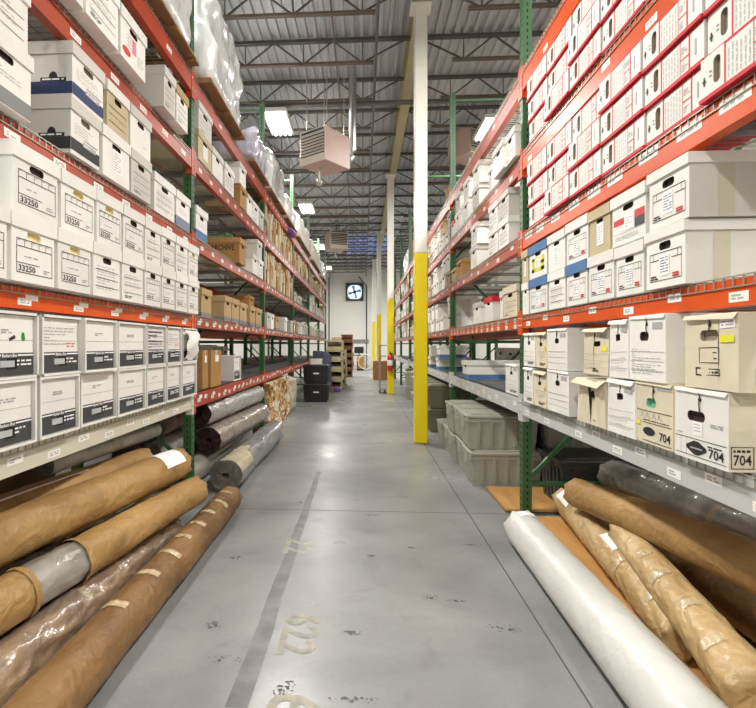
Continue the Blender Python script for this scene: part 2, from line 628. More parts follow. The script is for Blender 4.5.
def d_form(red=True, blue=False):
    def f(mb, w, h, r):
        a, b, c, e = -.40 * w, .42 * w, .12 * h, .60 * h
        frect(mb, a, b, c, e, t=.0025)
        fq(mb, a, a + .25 * w, .47 * h, .47 * h + .0025, 'print_black')
        fq(mb, b - .25 * w, b, .47 * h, .47 * h + .0025, 'print_black')
        for y in (a + .1 * w, b - .1 * w):
            fq(mb, y, y + .0025, .47 * h, .60 * h, 'print_black')
        fq(mb, -.13 * w, .12 * w, .2 * h, .56 * h, 'paper_white', eps=.002)
        frows(mb, -.11 * w, .1 * w, .24 * h, .52 * h, 6, r, 'print_blue', .004, eps=.0026)
        frows(mb, a + .008, -.18 * w, .14 * h, .22 * h, 2, r, 'print_black', .006)
        if red:
            fq(mb, .2 * w, .36 * w, .15 * h, .18 * h, 'print_red', eps=.0022)
            fq(mb, .2 * w, .36 * w, .195 * h, .22 * h, 'print_red', eps=.0022)
    return f

def d_plain(mb, w, h, r):
    frows(mb, .1 * w, .36 * w, .2 * h, .27 * h, 2, r, t=.004)

def d_label(mb, w, h, r):
    fq(mb, -.14 * w, .2 * w, .18 * h, .66 * h, 'paper_white', eps=.002)
    frows(mb, -.1 * w, .16 * w, .22 * h, .6 * h, 7, r, t=.005, eps=.0026)

def d_band(bandmat, plate=True):
    def f(mb, w, h, r):
        fq(mb, -w / 2, w / 2, .02, .29 * h, bandmat)
        fq(mb, -.02, .12, .36 * h, .39 * h, 'print_grey')
        frows(mb, -.38 * w, .3 * w, .4 * h, .6 * h, 4, r, t=.003)
        fq(mb, -.03, .1, .25 * h, .33 * h, 'print_grey', eps=.002)
        frows(mb, -.02, .09, .26 * h, .32 * h, 1, r, 'paper_white', .006, eps=.0026)
        # the long -Y side
        x0 = -.40
        fq(mb, x0, 0, .02, .29 * h, bandmat, x=-w / 2, face='y')
        fq(mb, -.16, -.03, .29 * h, .36 * h, 'print_black', x=-w / 2, face='y', eps=.0022)
        vs = [(-.095 + .022 * math.cos(k * pi / 6), -w / 2 - .0022, .36 * h + .03 * math.sin(k * pi / 6)) for k in range(7)]
        mb.add(vs, [tuple(range(7))], 'print_black')
        frows(mb, -.15, -.04, .30 * h, .35 * h, 1, r, 'paper_white', .008, x=-w / 2, face='y', eps=.003)
    return f

def d_bandonly(bandmat, frac=.3):
    def f(mb, w, h, r):
        fq(mb, -w / 2, w / 2, .004, frac * h, bandmat)
        fq(mb, -.42, 0, .004, frac * h, bandmat, x=-w / 2, face='y')
        y = w / 2 + EPS
        mb.quad((-.42, y, .004), (-.42, y, frac * h), (0, y, frac * h), (0, y, .004), bandmat)
        frows(mb, -.3 * w, .3 * w, .4 * h, .55 * h, 3, r, t=.003)
    return f

def d_redblack(mb, w, h, r):
    fq(mb, -.45 * w, -.12 * w, .40 * h, .52 * h, 'print_red')
    fq(mb, .2 * w, .48 * w, .42 * h, .56 * h, 'print_red')
    fq(mb, .2 * w, .48 * w, .24 * h, .42 * h, 'band_dark')
    fq(mb, -.1 * w, .16 * w, .26 * h, .56 * h, 'paper_white', eps=.002)
    frows(mb, -.07 * w, .12 * w, .3 * h, .5 * h, 4, r, t=.005, eps=.0026)
    fq(mb, -.45 * w, .48 * w, .22 * h, .225 * h, 'print_black')
    frows(mb, -.4 * w, .3 * w, .08 * h, .18 * h, 3, r, t=.003)

def d_lime(mb, w, h, r):
    for (a, b, c, e) in ((-.34, -.2, .18, .6), (.2, .36, .18, .6), (-.34, .36, .18, .28), (-.34, .1, .52, .6), (-.05, .36, .38, .46)):
        fq(mb, a * w, b * w, c * h, e * h, 'drawing_lime')
    fq(mb, -.14 * w, .14 * w, .3 * h, .56 * h, 'paper_white', eps=.002)
    frows(mb, -.1 * w, .1 * w, .34 * h, .52 * h, 4, r, t=.005, eps=.0026)

def d_pink(mb, w, h, r):
    fq(mb, -.05 * w, .1 * w, .3 * h, .6 * h, 'print_pink')
    vs = [(EPS, -.28 * w + .045 * math.cos(k * pi / 6), .2 * h + .022 * math.sin(k * pi / 6)) for k in range(12)]
    mb.add(vs, [tuple(range(12))], 'print_red')
    frows(mb, -.25 * w, -.08 * w, .32 * h, .6 * h, 4, r, t=.005)
    frows(mb, .15 * w, .4 * w, .15 * h, .4 * h, 4, r, t=.004)

def lid_box(name='file_box', deco=d_plain, card='white_card', lid=None, slot=True, inside='box_dark', w=.3, d=.42, h=.28,
            lid_h=.062, side=None, seed=1, slot_z=.70, sw=.09, sh=.032, tape=False):
    def fn():
        r = random.Random(seed)
        root = empty_root(name)
        mb = MB()
        hb = h - .004
        body_shell(mb, w - .018, d, hb, card, (0, slot_z * h, sw, sh) if slot else None, inside, side)
        deco(mb, w - .018, h, r)
        mb.build('body', root)
        ml = MB()
        lid_shell(ml, w - .018, d, h - lid_h, h, lid or card, .0085)
        ml.build('lid', root)
        if tape:
            mt = MB()
            for (za, zb, o) in ((.002, h - lid_h - .002, .0012), (h - lid_h + .002, h - .001, .0062)):
                y = (w - .018) / 2 + o
                mt.quad((-.16, y, za), (-.10, y, za), (-.10, y, zb), (-.16, y, zb), 'tape_worn')
            mt.build('packing_tape', root)
        return root, (w, h)
    return fn

def open_box(name='file_box', deco=d_plain, card='white_card', w=.3, d=.44, h=.26, inside='box_dark', slot=(0, .66, .075, .034),
             string=True, seed=1, crumple=0., sided=None, hs='hole_dark', sidecard=None):
    """flip-top file box: folded-over flap seam at the top edge, string button, hand hole"""
    def fn():
        r = random.Random(seed)
        root = empty_root(name)
        mb = MB()
        sl = (slot[0], slot[1] * h, slot[2], slot[3]) if slot else None
        body_shell(mb, w, d, h - .006, card, sl, inside, sidecard)
        deco(mb, w, h, r)
        if sided:
            sided(mb, w, h, r)
        if crumple:
            for i, v in enumerate(mb.v):
                p = Vector(v)
                n = noise.noise_vector(p * 9 + Vector((seed * 3.1, 0, 0)))
                f = crumple * (1 if p.x > -.05 else .3) * min(1, p.z / .05)
                mb.v[i] = tuple(p + n * f)
        mb.build('body', root)
        ml = MB()
        o = .004
        # top flap, its front lip slightly lifted
        ml.box(-d, o * .5, -w / 2 - .001, w / 2 + .001, h - .006, h, sidecard or card)
        t = .012 + crumple * .5
        ml.add([(o * .5, -w / 2, h), (o * .5, w / 2, h), (.006 + crumple, w / 2 - .01, h - t * 1.4), (.006 + crumple, -w / 2 + .01, h - t)], [(3, 2, 1, 0), (0, 1, 2, 3)], card)
        ml.build('top_flap', root)
        if string:
            ms = MB()
            z0 = sl[1] if sl else .6 * h
            ms.lathe([(.0, .004), (.007, .003), (.008, 0)], 12, 'box_dark', (0.001, 0.004, h * .86), axis='x')
            ms.tube([(.004, 0, h - .01), (.004, .006, h * .9), (.004, .002, h * .8), (.004, .006, z0 + .012)], .0022, 6, 'print_black')
            ms.build('button_and_string', root)
        return root, (w, h)
    return fn

def d_704(front=True, side=True):
    def f(mb, w, h, r):
        y0, y1 = -.47 * w, .47 * w
        fq(mb, y0, y1, .30 * h, .30 * h + .0022, 'print_black')
        fq(mb, y0, y1, .06 * h, .06 * h + .002, 'print_black')
        for y in (-.36 * w, -.25 * w):
            fq(mb, y, y + .002, .06 * h, .30 * h, 'print_grey')
        put_text(mb, '704', EPS, .17 * w, .10 * h, .26 * w, 'print_red' if False else 'print_black', height=.032)
        frows(mb, .15 * w, .45 * w, .22 * h, .27 * h, 1, r, 'print_black', .005)
        # lens shaped seal
        n = 14
        vs = [(EPS, -.06 * w + .2 * w * math.cos(2 * pi * k / n), .18 * h + .065 * h * math.sin(2 * pi * k / n) * (1 + .6 * abs(math.sin(2 * pi * k / n)) ** 8)) for k in range(n)]
        mb.add(vs, [tuple(range(n))], 'print_black')
        fq(mb, -.17 * w, .06 * w, .165 * h, .185 * h, 'print_grey', eps=.0022)
        frows(mb, .2 * w, .42 * w, .5 * h, .56 * h, 2, r, t=.005)
        fq(mb, -.12 * w, .06 * w, .36 * h, .55 * h, 'paper_white', eps=.002)
        frows(mb, -.1 * w, .04 * w, .4 * h, .53 * h, 3, r, t=.003, eps=.0026)
        frows(mb, -.44 * w, -.3 * w, .34 * h, .38 * h, 1, r, t=.003)
        if side:   # the +Y side, which faces the camera on the right hand rack
            y = w / 2
            def s(x0, x1, z0, z1, m, e=EPS):
                mb.quad((x0, y + e, z0), (x0, y + e, z1), (x1, y + e, z1), (x1, y + e, z0), m)
            x1, x0 = -.006, -.078
            for (a, b, c, e) in ((x0, x1, .04 * h, .05 * h), (x0, x1, .31 * h, .32 * h), (x1 - .003, x1, .04 * h, .32 * h), (x0, x0 + .003, .04 * h, .32 * h)):
                s(a, b, c, e, 'print_black')
            xx = x1 - .008
            while xx > x0 + .02:
                L = r.uniform(.006, .012); s(xx - L, xx, .25 * h, .28 * h, 'print_black'); xx -= L + .004
            vs, fs, tw, th = text_polys('704')
            out = [(-.014 - a * (.056 / tw), y + EPS, .09 * h + b * (.034 / th)) for a, b in vs]
            mb.add(out, fs, 'print_black')
    return f

def d_tan704(mb, w, h, r):
    fq(mb, -.47 * w, .47 * w, .52 * h, .53 * h, 'print_black')
    for y in (-.34, -.2, -.02, .12):
        pts = [(y * w, .42 * h), (y * w + .01, .5 * h), (y * w + .03, .4 * h)]
        for p, q in zip(pts, pts[1:]):
            mb.bar((EPS, p[0], p[1]), (EPS, q[0], q[1]), .001, .003, 'print_grey')
    fq(mb, -.3 * w, .47 * w, .33 * h, .34 * h, 'print_black')
    fq(mb, -.3 * w, .47 * w, .04 * h, .05 * h, 'print_black')
    frows(mb, -.28 * w, .4 * w, .35 * h, .4 * h, 1, r, 'print_black', .004)
    put_text(mb, '704', EPS, .16 * w, .10 * h, .28 * w, 'print_black', height=.034)
    n = 12
    vs = [(EPS, -.12 * w + .17 * w * math.cos(2 * pi * k / n), .2 * h + .07 * h * math.sin(2 * pi * k / n)) for k in range(n)]
    mb.add(vs, [tuple(range(n))], 'print_black')
    fq(mb, -.48 * w, -.36 * w, .28 * h, .36 * h, 'sticker_yellow', eps=.002)
    fq(mb, .1 * w, .47 * w, .88 * h, .97 * h, 'print_grey', eps=.002)

def d_bigtan(mb, w, h, r):
    frect(mb, -.2 * w, .18 * w, .34 * h, .56 * h, t=.003)
    frows(mb, -.14 * w, .14 * w, .38 * h, .5 * h, 3, r, 'print_black', .004)
    frect(mb, -.26 * w, -.12 * w, .17 * h, .28 * h, t=.005)
    frect(mb, -.12 * w, .2 * w, .18 * h, .27 * h, t=.003)
    frows(mb, -.09 * w, .17 * w, .2 * h, .25 * h, 1, r, 'print_black', .006)
    fq(mb, .2 * w, .44 * w, .62 * h, .71 * h, 'sticker_yellow', eps=.002)
    fq(mb, .2 * w, .46 * w, .8 * h, .92 * h, 'paper_white', eps=.002)
    frows(mb, .22 * w, .44 * w, .82 * h, .9 * h, 2, r, t=.005, eps=.0026)
    y = w / 2 + EPS
    for (a, b, c, e) in ((-.12, -.05, .1, .11), (-.12, -.05, .2, .21), (-.12, -.05, .3, .31), (-.053, -.05, .1, .31), (-.088, -.085, .1, .31), (-.12, -.117, .1, .31)):
        mb.quad((a, y, c * h), (a, y, e * h), (b, y, e * h), (b, y, c * h), 'print_black')

def d_sheet(lines=10, yellow=False, small=False):
    def f(mb, w, h, r):
        for k in range(3):
            z = (.16 + .14 * k) * h
            fq(mb, -.46 * w, .46 * w, z, z + .002, 'print_grey')
        frows(mb, -.42 * w, .4 * w, .1 * h, .5 * h, lines, r, t=.0025)
        fq(mb, .16 * w, .42 * w, .78 * h, .88 * h, 'print_grey')
        if yellow:
            fq(mb, .22 * w, .44 * w, .5 * h, .6 * h, 'sticker_yellow', eps=.002)
        if small:
            frows(mb, -.1 * w, .4 * w, .06 * h, .14 * h, 2, r, 'print_black', .007)
    return f

def drawer_box(seed, extra='', w=.33, h=.272, d=.6, torn=False):
    def fn():
        r = random.Random(seed)
        root = empty_root('storage_drawer')
        mb = MB()
        t = .011
        mb.box(-d, 0, -w / 2, w / 2, 0, t, 'grey_card'); mb.box(-d, 0, -w / 2, w / 2, h - t, h, 'grey_card')
        mb.box(-d, 0, -w / 2, -w / 2 + t, t, h - t, 'grey_card'); mb.box(-d, 0, w / 2 - t, w / 2, t, h - t, 'grey_card')
        for a in (-1, 1):       # white edge strips round the opening
            fq(mb, min(a * w / 2, a * (w / 2 - t)), max(a * w / 2, a * (w / 2 - t)), 0, h, 'white_card', eps=.001)
        fq(mb, -w / 2, w / 2, 0, t, 'white_card', eps=.001); fq(mb, -w / 2, w / 2, h - t, h, 'white_card', eps=.001)
        mb.build('shell', root)
        md = MB()
        a = w / 2 - t - .003
        x = -.016
        md.box(-d + .02, x, -a, a, t + .002, h - t - .003, 'white_card')
        zb = t + .002 + .37 * (h - 2 * t)
        fq(md, -a, a, t + .003, zb, 'band_dark', x=x)
        fq(md, -a, -.3 * a, zb - .012, zb - .006, 'paper_white', x=x, eps=.002)
        fq(md, .35 * a, a, zb - .012, zb - .006, 'paper_white', x=x, eps=.002)
        fq(md, -a, a, zb + .05, zb + .052, 'print_grey', x=x)
        put_text(md, 'Bankers Box', x + .003, -.27 * a, zb - .016, .58 * a, 'paper_white', height=.014)
        frows(md, .3 * a, .9 * a, zb - .055, zb - .024, 2, r, 'paper_white', .007, x=x, eps=.0022)
        if seed % 3 == 0:
            frows(md, -.85 * a, .8 * a, zb + .03, h - .05, 6, r, t=.004, x=x, eps=.002)
            frows(md, .3 * a, .8 * a, zb + .02, zb + .045, 2, r, 'print_red', t=.004, x=x, eps=.0024)
        else:
            frows(md, -.3 * a, .35 * a, h - .09, h - .07, 2, r, t=.006, x=x, eps=.002)
        if extra == 'green':
            vs = [(x + .002, .55 * a + .012 * math.cos(k * .7) + .004 * k / 9, .172 + .019 * math.sin(k * .7)) for k in range(9)]
            md.add(vs, [tuple(range(9))], 'print_green')
            md.bar((x + .001, .02 * a, .158), (x + .001, .24 * a, .172), .002, .013, 'box_dark')
        if extra == 'form':
            for k in range(4):
                z = zb + .02 + .034 * k
                fq(md, -.9 * a, .9 * a, z, z + .003, 'print_blue', x=x, eps=.002)
            frows(md, -.8 * a, .8 * a, zb - .01, h - .04, 7, r, 'print_black', .007, x=x, eps=.0024)
        dr = md.build('drawer_front', root)
        mh = MB()
        mh.box(x + .001, x + .006, -.36 * a, .18 * a, zb - .056, zb - .03, 'clear_grey')
        mh.box(x + .001, x + .0035, -.08 * a, .3 * a, zb - .064, zb - .02, 'hole_dark')
        mh.build('handle', dr)
        if torn:
            mt = MB()
            n = 10
            vs = []; fs = []
            for j in range(n + 1):
                for i in range(5):
                    y = (-.42 + .21 * i) * w * (1 - .15 * j / n)
                    z = h - .02 - .235 * j / n
                    xx = .004 + .03 * math.sin(j / n * pi * 1.2) + .012 * math.sin(i * 1.7 + j)
                    vs.append((xx, y + .012 * math.sin(j * .8), z))
            for j in range(n):
                for i in range(4):
                    b = j * 5 + i
                    fs.append((b, b + 1, b + 6, b + 5))
            mt.add(vs, fs, 'white_card', True)
            for v in ():
                pass
            mt.build('torn_flap', root)
        return root, (w, h)
    return fn

def red_box(seed, w=.37, h=.157, d=.38):
    """small carton on its side: white printed panels edged in red, hand hole near its far end"""
    def fn():
        r = random.Random(seed)
        root = empty_root('red_edged_carton')
        mb = MB()
        lo, hi = -w / 2, w / 2      # local +y = nearer the camera on the right rack
        cw = .115
        # hole panel occupies the local -y end
        pc = lo + cw / 2
        front = MB()
        # panels
        zt = h - .004
        # hole panel with real recess
        sl = (pc + .022, h * .55, .034, h * .58)
        tmp = MB()
        front_panel(tmp, cw, .012, zt, 'white_card', (sl[0] - pc, sl[1], sl[2], sl[3]), 'box_taupe')
        b = len(mb.v)
        mb.add([(v[0], v[1] + pc, v[2]) for v in tmp.v], [], 'white_card')
        for f, m in zip(tmp.f, tmp.m):
            mb.f.append([b + i for i in f]); mb.m.append(mb.mi(tmp.mats[m])); mb.sm.append(False)
        y1 = lo + cw
        mb.quad((0, y1, .012), (0, hi, .012), (0, hi, zt), (0, y1, zt), 'white_card')
        mb.box(-d, 0, lo, hi, 0, zt, 'grey_card', skip=('+x',))
        mb.quad((0, lo, 0), (0, hi, 0), (0, hi, .012), (0, lo, .012), 'red_card')
        # red dividing edges and printed panels
        fq(mb, y1, y1 + .007, .012, zt, 'red_card')
        yn = hi - .078
        fq(mb, yn - .004, yn + .003, .012, zt, 'red_card')
        fq(mb, y1, hi, zt - .006, zt, 'red_card')
        ys = y1 + .125
        fq(mb, ys - .0015, ys + .0015, .014, zt, 'print_red', eps=.002)
        fq(mb, ys, yn, .072, .076, 'print_red', eps=.002)
        # local right (nearer camera) is +y ; writing runs sideways
        for k in range(6):
            yy = y1 + .018 + k * .018
            z = .025
            while z < h - .035:
                L = r.uniform(.01, .03)
                fq(mb, yy, yy + .0035, z, min(z + L, h - .025), 'print_grey', eps=.002)
                z += L + .006
        for zc in (.04, .105):
            frows(mb, ys + .006, yn - .008, zc - .012, zc + .016, 3, r, t=.0035, eps=.002)
        fq(mb, yn + .03, yn + .038, .05, .11, 'print_grey', eps=.002)
        put_text(mb, '11', EPS, pc - .001, h * .47, .02, 'print_black', height=.012, rot=True)
        for zz in (.028, .1):
            frows(mb, pc - .014, pc - .002, zz, zz + .03, 4, r, 'print_red', .003, eps=.002)
        fq(mb, pc - .042, pc - .034, .055, .085, 'print_black', eps=.002)
        fq(mb, pc - .046, pc - .03, .066, .074, 'print_black', eps=.0022)
        mb.build('body', root)
        mt = MB()
        mt.box(-d - .003, .006, lo - .002, hi + .002, -.001, .013, 'red_card')
        mt.build('red_base', root)
        return root, (w, h)
    return fn

# register kinds
reg('n_dark', lid_box(deco=d_number('33250'), inside='box_dark', seed=1))
reg('n_yellow', lid_box(deco=d_number('33250'), inside='box_yellow', seed=2))
reg('n_plain', lid_box(deco=d_number(''), inside='box_dark', seed=3))
reg('n_plain2', lid_box(deco=d_number(''), inside='box_yellow', seed=4))
reg('lines', lid_box(deco=d_lines(6), seed=5))
reg('lines2', lid_box(deco=d_lines(9, False), seed=6))
reg('plain', lid_box(deco=d_plain, seed=7, lid='grey_card'))
reg('plain2', lid_box(deco=d_lines(4), seed=8, card='grey_card'))
reg('form', lid_box(deco=d_form(), seed=9))
reg('form_big', lid_box(deco=d_form(), seed=10, d=.62, h=.235, side='grey_card', lid_h=.04, tape=True, sw=.085))  # grey sides put the shade on the camera-facing side into the colour
reg('form_lite', lid_box(deco=d_form(False), seed=12))
reg('navy', lid_box(deco=d_band('band_navy'), seed=13, side='grey_card', lid='grey_card', inside='box_taupe'))
reg('blackband', lid_box(deco=d_band('band_black'), seed=14, side='grey_card', lid='grey_card', inside='box_taupe'))
reg('greyband', lid_box(deco=d_bandonly('band_grey', .25), seed=15))
reg('steelband', lid_box(deco=d_bandonly('band_steel', .28), seed=16))
reg('blueband', lid_box(deco=d_bandonly('band_blue', .28), seed=17))
reg('bluelid', lid_box(deco=d_form(), seed=18, lid='band_blue', lid_h=.07))
reg('bluelime', lid_box(deco=d_lime, seed=19, lid='band_blue', lid_h=.07))
reg('beige_label', lid_box(deco=d_label, seed=20, card='beige_card'))
reg('redblack', lid_box(deco=d_redblack, seed=21))
reg('white_label', lid_box(deco=d_label, seed=22))
reg('pink', lid_box(deco=d_pink, seed=23, lid='white_card'))
reg('tanlid', lid_box(deco=d_lines(3), seed=24, lid='tan_card'))
reg('navylid', lid_box(deco=d_lines(5), seed=25, card='grey_card', lid='grey_card'))
reg('brownlabel', lid_box(deco=d_lines(3, False), seed=26, card='beige_card', lid='white_card'))
reg('brown', lid_box(name='brown_file_box', deco=d_bandonly('band_grey', .16), seed=27, card='tan_card', lid='tan_card'))
reg('brown2', lid_box(name='brown_file_box', deco=d_plain, seed=28, card='brown_card', lid='brown_card'))
reg('redlid', lid_box(deco=d_label, seed=29, lid='red_card'))
reg('cream', lid_box(deco=d_lines(4), seed=30, card='cream_card', lid='cream_card'))
def d_archive(mb, w, h, r):
    put_text(mb, 'ARCHIVE', -w / 2 - EPS, -.33, .5 * h, .27, 'print_black', height=.06, face='y')
    frows(mb, -.33, -.08, .38 * h, .44 * h, 1, r, 'print_black', .006, x=-w / 2, face='y')
reg('archive', lid_box(name='brown_file_box', deco=d_archive, seed=31, card='brown_card', lid='brown_card', d=.46))
reg('b704', open_box(deco=d_704(), slot=(-.02, .62, .10, .036), string=True, seed=41, sidecard='cream_card'))
reg('t704', open_box(deco=d_tan704, card='cream_card', slot=(-.02, .66, .08, .04), inside='box_teal', seed=42))
reg('bigtan', open_box(deco=d_bigtan, card='cream_card', slot=(.0, .72, .1, .036), inside='box_taupe', seed=43, h=.255, crumple=.006))
reg('sheet', open_box(deco=d_sheet(12), seed=44, slot=(-.02, .68, .075, .036)))
reg('sheet_torn', open_box(deco=d_sheet(6), seed=45, slot=(.0, .7, .07, .03), crumple=.008))
reg('crumple', open_box(deco=d_sheet(5, True, True), card='cream_card', seed=46, slot=(.02, .66, .075, .03), crumple=.012, sidecard='grey_card'))
reg('crushed', open_box(deco=d_sheet(5, False, True), card='cream_card', seed=47, slot=(.04, .66, .075, .03), crumple=.035))
reg('open_white', open_box(deco=d_sheet(3), seed=48, slot=(.0, .7, .06, .032)))
reg('open_small', open_box(deco=d_sheet(5, False, True), seed=49, slot=(.0, .7, .06, .03), crumple=.005))
reg('open_yellow', open_box(deco=d_sheet(5, True, True), seed=50, slot=(.0, .66, .06, .03), crumple=.01, card='cream_card'))
for k in range(7):
    reg('drawer%d' % k, drawer_box(k + 1, extra={0: 'green', 4: 'form'}.get(k, '')))
reg('drawer_torn', drawer_box(9, torn=True))
for k in range(4):
    reg('red%d' % k, red_box(60 + k))

def plain_carton(seed, card='brown_card', h=.36, d=.4, w=.3, sticker=True):
    def fn():
        root = empty_root('brown_carton')
        mb = MB()
        mb.box(-d, 0, -w / 2, w / 2, 0, h - .003, card)
        if sticker:
            fq(mb, -.1 * w, .25 * w, .68 * h, .86 * h, 'paper_white')
        mb.build('body', root)
        mt = MB()
        mt.box(-d, .0005, -w / 2, w / 2, h - .003, h, card)
        mt.box(-d - .001, .001, -.025, .025, h - .0015, h + .0005, 'tape_worn')
        fq(mt, -.025, .025, h - .07, h, 'tape_worn', eps=.001)
        mt.build('flaps', root)
        return root, (w, h)
    return fn
reg('carton', plain_carton(1))
# ------------------------------------------------------------------ setting
ZB, ZT = 5.88, 6.30
mb = MB()
mb.quad((-8, -4, 0), (8, -4, 0), (8, 36, 0), (-8, 36, 0), 'concrete')
floor = structure(mb.build('floor'))
# saw-cut joints, worn strip, stencils, scuffs
mb = MB()
def strip(p, q, w, m, z=.0012):
    p = Vector((p[0], p[1], z)); q = Vector((q[0], q[1], z))
    d = (q - p).normalized(); e = Vector((-d.y, d.x, 0)) * w / 2
    mb.quad(p - e, q - e, q + e, p + e, m)
a = onZ(480, 533, 0); b = onZ(597, 708, 0)
xj = (a.x + b.x) / 2
strip((xj, 1.0), (xj - .1, 30), .008, 'joint_dark')
for (u, v) in ((400, 512), (400, 444), (400, 412)):
    p = onZ(u, v, 0)
    strip((-4, p.y), (4, p.y), .008, 'joint_dark')
mb.build('floor_joint', floor)
mb = MB()
a = onZ(236, 708, 0); b = onZ(278, 560, 0)
for k in range(13):
    t0 = a.y + k * .27
    strip((a.x + .004 * (k % 3), t0), (a.x + .004 * ((k + 1) % 3), t0 + .27), .085 - .003 * k, 'floor_dark')
mb.build('worn_strip', floor)
mb = MB()
def stencil(u, v, txt, L):
    p = onZ(u, v, 0)
    vs, fs, w, h = text_polys(txt)
    k = L / w
    mb.add([(p.x + y * k - h * k / 2, p.y - x * k + L / 2, .0016) for x, y in vs], fs, 'stencil')
stencil(301, 633, '622', .34)
stencil(296, 706, '6', .13)
stencil(300, 546, '22', .26)
mb.build('stencilled_number', floor)
mb = MB()
def scuff(u, v, rx, ry, seed):
    p = onZ(u, v, 0)
    r = random.Random(seed)
    for q in range(26):
        a = r.uniform(0, 2 * pi); f = math.sqrt(r.random())
        cx_, cy_ = p.x + rx * f * math.cos(a), p.y + ry * f * math.sin(a)
        sx_, sy_ = r.uniform(.003, .014) * (1.3 - f), r.uniform(.003, .012) * (1.3 - f)
        n = 7
        vs = [(cx_ + sx_ * r.uniform(.5, 1.2) * math.cos(2 * pi * k / n), cy_ + sy_ * r.uniform(.5, 1.2) * math.sin(2 * pi * k / n), .0014 + q * .00001) for k in range(n)]
        mb.add(vs, [tuple(range(n))], 'scuff')
for i, (u, v, rx, ry) in enumerate(((283, 688, .05, .06), (430, 598, .05, .035), (456, 601, .06, .008), (213, 626, .05, .05), (505, 628, .1, .05),
                                    (339, 543, .05, .03), (371, 556, .03, .03), (300, 503, .03, .06), (352, 633, .05, .02), (236, 558, .07, .04),
                                    (372, 515, .08, .02), (412, 548, .03, .02), (355, 700, .12, .02), (470, 545, .12, .012), (225, 660, .08, .03))):
    scuff(u, v, rx, ry, i)
mb.build('scuff_mark', floor)

# roof deck: ribbed sheets running down the aisle
mb = MB()
prof = []
x = -8.0
while x < 8:
    prof += [(x, ZT), (x + .055, ZT), (x + .07, ZT + .045), (x + .135, ZT + .045)]
    x += .15
vs = []; fs = []
for i, (px, pz) in enumerate(prof):
    vs += [(px, -4, pz), (px, 36, pz)]
for i in range(len(prof) - 1):
    fs.append((2 * i, 2 * i + 2, 2 * i + 3, 2 * i + 1))
mb.add(vs, fs, 'deck_metal')
mb.box(-8, 8, -4, 36, ZT + .06, ZT + .08, 'deck_metal')
structure(mb.build('ceiling'))

YE = 34.0
mb = MB()
mb.box(-8, 8, YE, YE + .2, 0, ZT + .05, 'wall_paint')
mb.box(-8, 8, YE - .012, YE, 2.42, 2.45, 'wall_paint')
for xx in (-6, -4, -2, 0, 2, 4):
    mb.box(xx - .008, xx + .008, YE - .004, YE, 0, ZT, 'grey_card')
structure(mb.build('wall_far'))
mb = MB(); mb.box(-7.2, -7, -4, YE, 0, ZT + .05, 'wall_paint'); structure(mb.build('wall_left'))
mb = MB(); mb.box(7, 7.2, -4, YE, 0, ZT + .05, 'wall_paint'); structure(mb.build('wall_right'))
# the near wall, unseen, its wide opening added to let fill light down the aisle
mb = MB(); mb.box(-7.2, -2.2, -4.2, -4, 0, ZT + .05, 'wall_paint'); mb.box(2.2, 7.2, -4.2, -4, 0, ZT + .05, 'wall_paint'); mb.box(-2.2, 2.2, -4.2, -4, 4.2, ZT + .05, 'wall_paint'); structure(mb.build('wall_near'))

# far door with its header
p0 = onY(349, 370, YE - .05); p1 = onY(367, 341, YE - .05)
mb = MB()
mb.box(p0.x, p1.x, YE - .06, YE, 0, p1.z - .12, 'door_paint')
mb.box(p0.x + .1, p1.x - .1, YE - .07, YE - .06, .1, .95, 'white_card')
door = structure(mb.build('door_1'))
mb = MB()
mb.box(p0.x - .2, p1.x + .1, YE - .16, YE, p1.z - .12, p1.z + .1, 'band_grey')
mb.build('door_header', door)
mb = MB(); mb.box(p1.x - .22, p1.x - .14, YE - .12, YE - .06, 1.0, 1.04, 'duct_metal'); mb.build('door_handle', door)

# exhaust fan in the far wall
pc = onY(354.6, 292, YE - .1); s = .58
t = thing('exhaust_fan', 'square dark-framed exhaust fan high in the far white wall', 'fan', (pc.x, YE - .1, pc.z - s))
mb = MB()
for (x0, x1, z0, z1) in ((-s, s, 0, .12), (-s, s, 2 * s - .12, 2 * s), (-s, -s + .12, .12, 2 * s - .12), (s - .12, s, .12, 2 * s - .12)):
    mb.box(x0, x1, -.06, .098, z0, z1, 'fan_dark')
for sx in (-1, 1):
    for sz in (-1, 1):
        a = s - .1
        mb.add([(sx * a, -.03, s + sz * a), (sx * a, -.03, s + sz * a * .62), (sx * a * .62, -.03, s + sz * a)], [(0, 1, 2)], 'fan_dark')
mb.build('frame', t)
mb = MB(); mb.lathe([(0, 0), (s - .1, 0)], 32, 'sky_disc', (0, .06, s), axis='y'); mb.build('shutter_opening', t)
mb = MB(); mb.lathe([(0, .02), (.1, .02), (.1, -.06), (0, -.06)], 16, 'fan_dark', (0, -.02, s), axis='y'); hub = mb.build('hub', t)
for k in range(4):
    a = k * pi / 2 + .35
    mb = MB()
    c0, s0 = math.cos(a), math.sin(a)
    pts = [(.09, -.04), (.40, -.14), (.43, .05), (.09, .05)]
    vs = []
    for (r_, w_) in pts:
        vs.append((r_ * c0 - w_ * s0, .01 + w_ * .25, s + r_ * s0 + w_ * c0))
    vs += [(v[0], v[1] + .012, v[2]) for v in vs]
    mb.add(vs, [(0, 1, 2, 3), (7, 6, 5, 4), (0, 4, 5, 1), (1, 5, 6, 2), (2, 6, 7, 3), (3, 7, 4, 0)], 'fan_blade')
    mb.build('blade', t)

